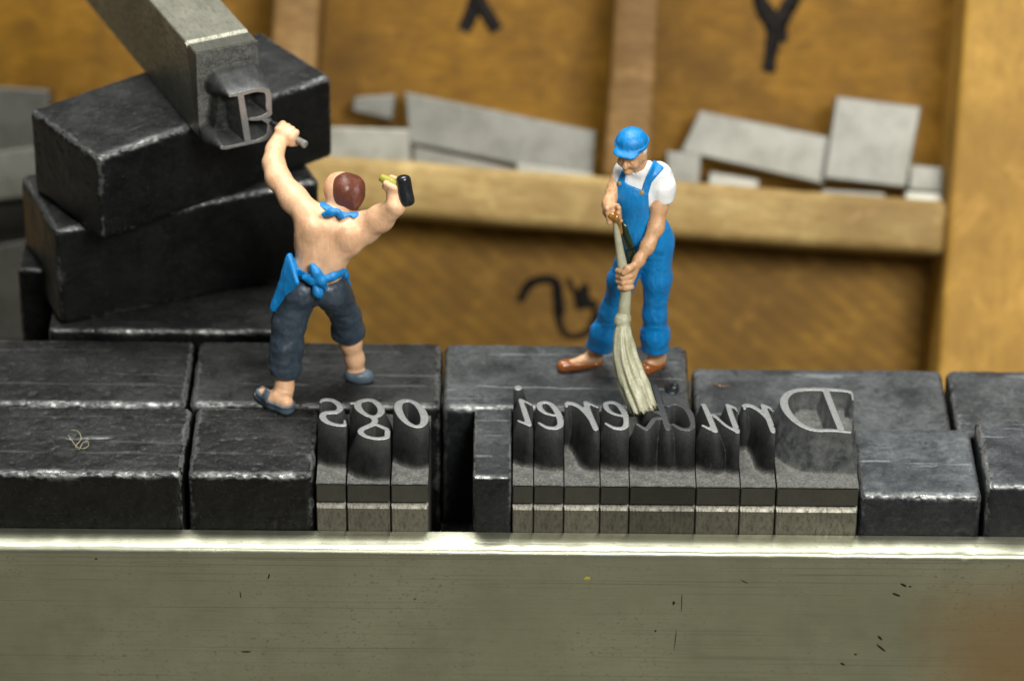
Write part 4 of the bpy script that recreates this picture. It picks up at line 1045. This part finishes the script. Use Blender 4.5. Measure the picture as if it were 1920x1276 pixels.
def sw_body(P):
    d = smin(sw_head(P), sw_torso(P) + 0.012, 0.03)
    d = smin(d, ch(P, (1240, 340, 1.12, 18), (1236, 385, 1.06, 16.5), (1230, 425, 1.0, 15.5), (1214, 462, 0.93, 13), (1198, 488, 0.88, 10), (1190, 502, 0.865, 9), k=0.03), 0.02)
    d = smin(d, sw_hand_r(P), 0.015)
    d = smin(d, ch(P, (1161, 326, 1.13, 14), (1150, 356, 1.09, 12.5), (1142, 382, 1.02, 12.5), (1142, 394, 0.98, 12), k=0.03), 0.02)
    d = smin(d, sw_hand_l(P), 0.015)
    d = smin(d, ellK(P, 1212, 445, 1.14, 42, 30, 30), 0.04)
    l = ch(P, (1188, 470, 1.15, 22), (1145, 590, 1.2, 17), (1118, 645, 1.27, 14), k=0.03)
    l = smin(l, s_chain(P, [at_y(1117, 648, 1.27), SWL_H + [0, 0, 0.02], SWL_T], [14 / PXCM, 13.5 / PXCM, 8 / PXCM], 0.03), 0.03)
    r = ch(P, (1232, 470, 1.15, 22), (1229, 590, 1.2, 18), (1229, 650, 1.24, 17), k=0.03)
    r = smin(r, s_chain(P, [at_y(1229, 655, 1.25), SWR_H + [0, 0, 0.01], SWR_T], [17 / PXCM, 16 / PXCM, 11 / PXCM], 0.03), 0.03)
    d = smin(d, np.minimum(l, r), 0.03)
    return d + 0.003 * vnoise(P, 24, 6)
lo = np.array([at_y(1035, 600, 1.2)[0], 0.66, ZW]); hi = np.array([at_y(1275, 400, 1.1)[0], 1.46, 4.02])
sdf_part('body', sw_body, lo, hi, 0.009, M_SKIN2, sweeper)
def sw_shirt(P):
    d = many(P, [sw_torso(P) - 0.002, ch(P, (1232, 330, 1.13, 26), (1241, 350, 1.11, 25), (1243, 372, 1.09, 23), k=0.03)], 0.03)
    d = cut(P, d, 1240, 377, 1.09, (-0.25, 0, 1), 0.02)
    slv = cut(P, ch(P, (1168, 318, 1.13, 17), (1160, 336, 1.12, 16)), 1160, 337, 1.12, (0.2, 0, 1), 0.015)
    d = smin(d, slv, 0.03)
    d = smin(d, smax(np.abs(ch(P, (1206, 328, 1.13, 21), (1201, 314, 1.11, 20.5))) - 0.012, s_poly(P, [(1165, 325), (1180, 318), (1190, 326), (1206, 318), (1214, 300), (1232, 300), (1236, 340), (1170, 345)]), 0.01), 0.02)
    low = cut(P, d, 1200, 440, 1.13, (0, 0, 1), 0.02)
    return low + 0.0045 * vnoise(P, 12, 3) + 0.002 * vnoise(P, 30, 4)
lo_ = np.array([at_y(1135, 400, 1.1)[0], 0.92, 3.05]); hi_ = np.array([at_y(1275, 400, 1.1)[0], 1.36, 3.80])
shirt = sdf_part('shirt', sw_shirt, lo_, hi_, 0.008, M_WHITE, sweeper)
def sw_legs(P):
    hip = ellK(P, 1214, 440, 1.14, 47, 35, 44)
    r = ch(P, (1234, 455, 1.15, 32), (1232, 520, 1.17, 26.5), (1228, 585, 1.20, 22.5), (1229, 625, 1.22, 24.5), (1229, 665, 1.24, 26), k=0.05)
    r = cut(P, r, 1229, 654, 1.24, (0.02, 0.1, 1))
    l = ch(P, (1190, 462, 1.15, 31), (1165, 525, 1.17, 25.5), (1148, 582, 1.2, 21.5), (1133, 622, 1.23, 24), (1118, 665, 1.27, 26), k=0.05)
    l = cut(P, l, 1122, 650, 1.26, (0.25, 0.1, 1))
    return smin(smin(hip, r, 0.04), l, 0.04), r, l
def sw_overalls(P):
    legs, r, l = sw_legs(P)
    x, y = pix(P); cuff = np.clip((y - (612 - (x < 1180) * 6)) / 4, 0, 1) * np.clip((y - 560) / 40, 0, 1)
    legs = legs - 0.006 * cuff
    legs = legs + 0.004 * vnoise(P * np.array([1, 1, 0.6]), 10, 21) + 0.004 * vnoise(P * np.array([1, 1, 0.45]), 20, 22) + 0.0022 * vnoise(P, 42, 23)
    bib = smax(np.abs(np.minimum(sw_torso(P), smin(sw_torso(P), ellK(P, 1214, 440, 1.14, 49, 36, 44), 0.05))) - 0.018,
               s_poly(P, [(1162, 333), (1178, 346), (1204, 356), (1216, 362), (1217, 392), (1221, 420), (1236, 440), (1230, 462), (1160, 462), (1160, 420), (1153, 385), (1154, 352)]), 0.01)
    bib = smax(bib, P[..., 1] - 1.16, 0.01)
    return smin(legs, bib, 0.02)
lo_ = np.array([at_y(1085, 600, 1.2)[0], 0.90, ZW + 0.04]); hi_ = np.array([at_y(1280, 400, 1.1)[0], 1.46, 3.70])
overalls = sdf_part('dungarees', sw_overalls, lo_, hi_, 0.008, M_BLUE, sweeper)
def sw_strap_fn(poly):
    return lambda P: smax(smax(np.abs(sw_shirt(P)) - 0.014, s_poly(P, poly), 0.006), P[..., 1] - 1.2, 0.01)
for poly in ([(1226, 299), (1246, 314), (1222, 342), (1213, 374), (1199, 370), (1208, 340)], [(1166, 318), (1174, 320), (1172, 340), (1162, 352), (1156, 346)]):
    sdf_part('strap', sw_strap_fn(poly), lo_ + [0.1, 0, 0.7], hi_ + [0, 0, 0.12], 0.008, M_BLUE, sweeper)
for (px, py) in ((1203, 361), (1163, 343)):
    d_ = ray(px, py); o_ = CAM + d_ * 20.5
    for _ in range(60):
        s_ = float(np.minimum(sw_shirt(o_[None]), sw_overalls(o_[None]))[0]); o_ = o_ + d_ * max(s_, 0.0005)
    o_ = o_ - d_ * 0.017
    sdf_part('button', lambda P, c=o_: s_ell(P, c, (0.02, 0.016, 0.02)), o_ - 0.04, o_ + 0.04, 0.005, M_BRASS, sweeper)
def sw_cap(P):
    dome = s_ell(P, hd(0, -3, 27), np.array([29.5, 31, 25]) / PXCM, RH)
    dome = smax(dome, -((P - hd(0, 0, 20)) @ HU), 0.012)
    q = (P - hd(0, 24, 25)) @ RH.T
    q = q.copy(); q[..., 2] = q[..., 2] + 1.6 * q[..., 0] ** 2 + 0.22 * np.maximum(q[..., 1], 0)
    vis = s_ell(q, (0, 0, 0), np.array([26, 19, 4.2]) / PXCM)
    band = smax(np.abs(s_ell(P, hd(0, -3, 27), np.array([29.5, 31, 25]) / PXCM, RH)) - 0.01, np.abs((P - hd(0, 0, 23)) @ HU) - 0.014, 0.005)
    return np.minimum(smin(dome, vis, 0.015), band) + 0.0025 * vnoise(P, 18, 9)
sdf_part('cap', sw_cap, HC - [0.2, 0.26, 0.12], HC + [0.2, 0.2, 0.28], 0.007, M_BLUE, sweeper)
def sw_hair(P):
    d = s_ell(P, hd(0, -2, 6), np.array([27.5, 31, 30]) / PXCM, RH)
    d = smax(d, (P - hd(0, 2, 0)) @ HF, 0.01); d = smax(d, ((P - hd(0, 0, 23)) @ HU), 0.01); d = smax(d, -((P - hd(0, 0, -2)) @ HU), 0.01)
    return d + 0.003 * vnoise(P, 30, 2)
sdf_part('hair', sw_hair, HC - 0.18, HC + 0.18, 0.007, M_WHITE, sweeper)
def shoe_fn(h, t_, hr, tr):
    def fn(P):
        d = s_chain(P, [h, (h + t_) / 2, t_], [hr, (hr + tr) / 2, tr], 0.02)
        toe = np.clip(((P - h) @ (t_ - h)) / ((t_ - h) @ (t_ - h)), 0, 1)
        d = smax(d, P[..., 2] - (ZW + 0.045 + 0.035 * toe ** 2), 0.008)
        return smax(d, -(P[..., 2] - ZW - 0.002), 0.004) + 0.002 * vnoise(P, 30, 3)
    return fn
for h, t_, hr, tr in ((SWL_H - [0, 0, 0.015], SWL_T - [0.02, 0, 0], 0.052, 0.042), (SWR_H - [0, 0, 0.02], SWR_T, 0.058, 0.048)):
    lo_, hi_ = bounds([h, t_], 0.1); sdf_part('shoe', shoe_fn(h, t_, hr, tr), lo_, hi_, 0.006, M_BROWN, sweeper)
gp = [(1158, 404), (1166, 414), (1176, 424), (1186, 452), (1194, 478), (1193, 500), (1184, 508), (1176, 495), (1172, 462), (1162, 432)]
def sw_varnish(P):
    return smax(np.abs(sw_overalls(P)) - 0.014, s_poly(P, gp), 0.012) + 0.003 * vnoise(P, 26, 5)
def front_only(fn, ylim): return lambda P: smax(fn(P), P[..., 1] - ylim, 0.01)
sdf_part('varnish_smear', front_only(sw_varnish, 1.1), np.array([at_y(1140, 450, 1)[0], 0.84, 2.9]), np.array([at_y(1210, 450, 1)[0], 1.15, 3.5]), 0.008, M_GLUE, sweeper, 'glossy dark green varnish run')
def sw_amber(P):
    return many(P, [ch(P, (1146, 404, 0.925, 7), (1156, 408, 0.915, 8), (1158, 398, 0.93, 6), k=0.01), ch(P, (1158, 392, 0.95, 5), (1160, 416, 0.93, 5), (1164, 436, 0.93, 4), k=0.01)], 0.012) + 0.003 * vnoise(P, 30, 8)
c_ = at_y(1155, 410, 0.93); sdf_part('varnish_drip', sw_amber, c_ - [0.12, 0.12, 0.18], c_ + [0.12, 0.12, 0.16], 0.006, M_AMBER, sweeper, 'glossy amber varnish drip on the fist')

# ---- broom
broom = empty('broom', tuple(at_y(1206, 766, 0.5)), 'tiny straw-coloured broom swept across the type by the sweeper', 'broom')
child('handle', sweep('handle', [at_y(1151, 396, 0.945), at_y(1156, 430, 0.925), at_y(1162, 470, 0.895), at_y(1168, 505, 0.865), at_y(1173, 540, 0.835), at_y(1171, 575, 0.80), at_y(1169, 592, 0.785)],
                      [0.017, 0.020, 0.026, 0.033, 0.034, 0.038, 0.040], 18, samples=50), M_BROOM, broom)
child('binding', sweep('binding', [at_y(1170, 584, 0.79), at_y(1169, 594, 0.78), at_y(1167, 603, 0.765), at_y(1168, 612, 0.75), at_y(1168, 620, 0.74)], [0.034, 0.050, 0.052, 0.046, 0.05], 20, samples=20), M_BROOM, broom)
rnd = [random.uniform(0, 6.28) for _ in range(6)]
def ridge(t_, th):
    a = 0.5 + 0.5 * math.cos(9 * th + 1.2 * math.sin(3 * t_ + rnd[0])); b = 0.5 + 0.5 * math.cos(14 * th + rnd[1] + 2 * t_)
    return 1 - (0.15 * a ** 1.3 + 0.08 * b) * min(1, 0.35 + t_ * 1.6) + 0.02 * math.sin(23 * t_ + 5 * th)
child('bristles', sweep('bristles', [at_y(1168, 612, 0.75), at_y(1169, 640, 0.70), at_y(1174, 672, 0.65), at_y(1184, 705, 0.60), at_y(1195, 735, 0.55), at_y(1208, 770, 0.49)],
                        [0.048, 0.068, 0.085, 0.096, 0.098, 0.092], 72, ridge, 70, fray=0.022), M_BROOM, broom)

# ---- small stray bits on the metal
pf = [at_z(px, py, ZQ + 0.012 + h_) for px, py, h_ in ((128, 815, 0.0), (138, 830, 0.03), (146, 838, 0.01), (158, 840, 0.03), (166, 834, 0.01), (163, 826, 0.04), (154, 832, 0.02), (148, 842, 0.0), (142, 836, 0.04), (152, 822, 0.03), (146, 808, 0.01), (134, 806, 0.0))]
link('fibre_tuft', sweep('fibre_tuft', pf, [0.0024] * len(pf), 6, samples=110), M_FIBRE, None, 'curled straw-coloured fibre tuft lying on the long scratched block', 'fibre')
pf = [at_z(px, py, 1.985 + 0.012) for px, py in ((1336, 716), (1346, 722), (1356, 724), (1366, 722))]
link('hair_fibre', sweep('hair_fibre', pf, [0.003] * 4, 6, samples=24), M_AMBER, None, 'short brown hair lying on the low block behind the letter u', 'fibre')
gd = at_z(1262, 724, ZW + 0.0)
def drop(P):
    return many(P, [s_ell(P, gd + [0.01, 0, 0.008], (0.022, 0.024, 0.02)), s_ell(P, gd + [-0.01, -0.03, 0.0], (0.05, 0.07, 0.010))], 0.02)
V_, Q_ = surface_net(drop, gd - [0.12, 0.14, 0.004], gd + [0.12, 0.12, 0.12], 0.006)
link('glue_drop', mesh_np('glue_drop', V_, Q_), M_BLACK, None, 'glossy black glue drop on the block behind the letters ck', 'glue drop')
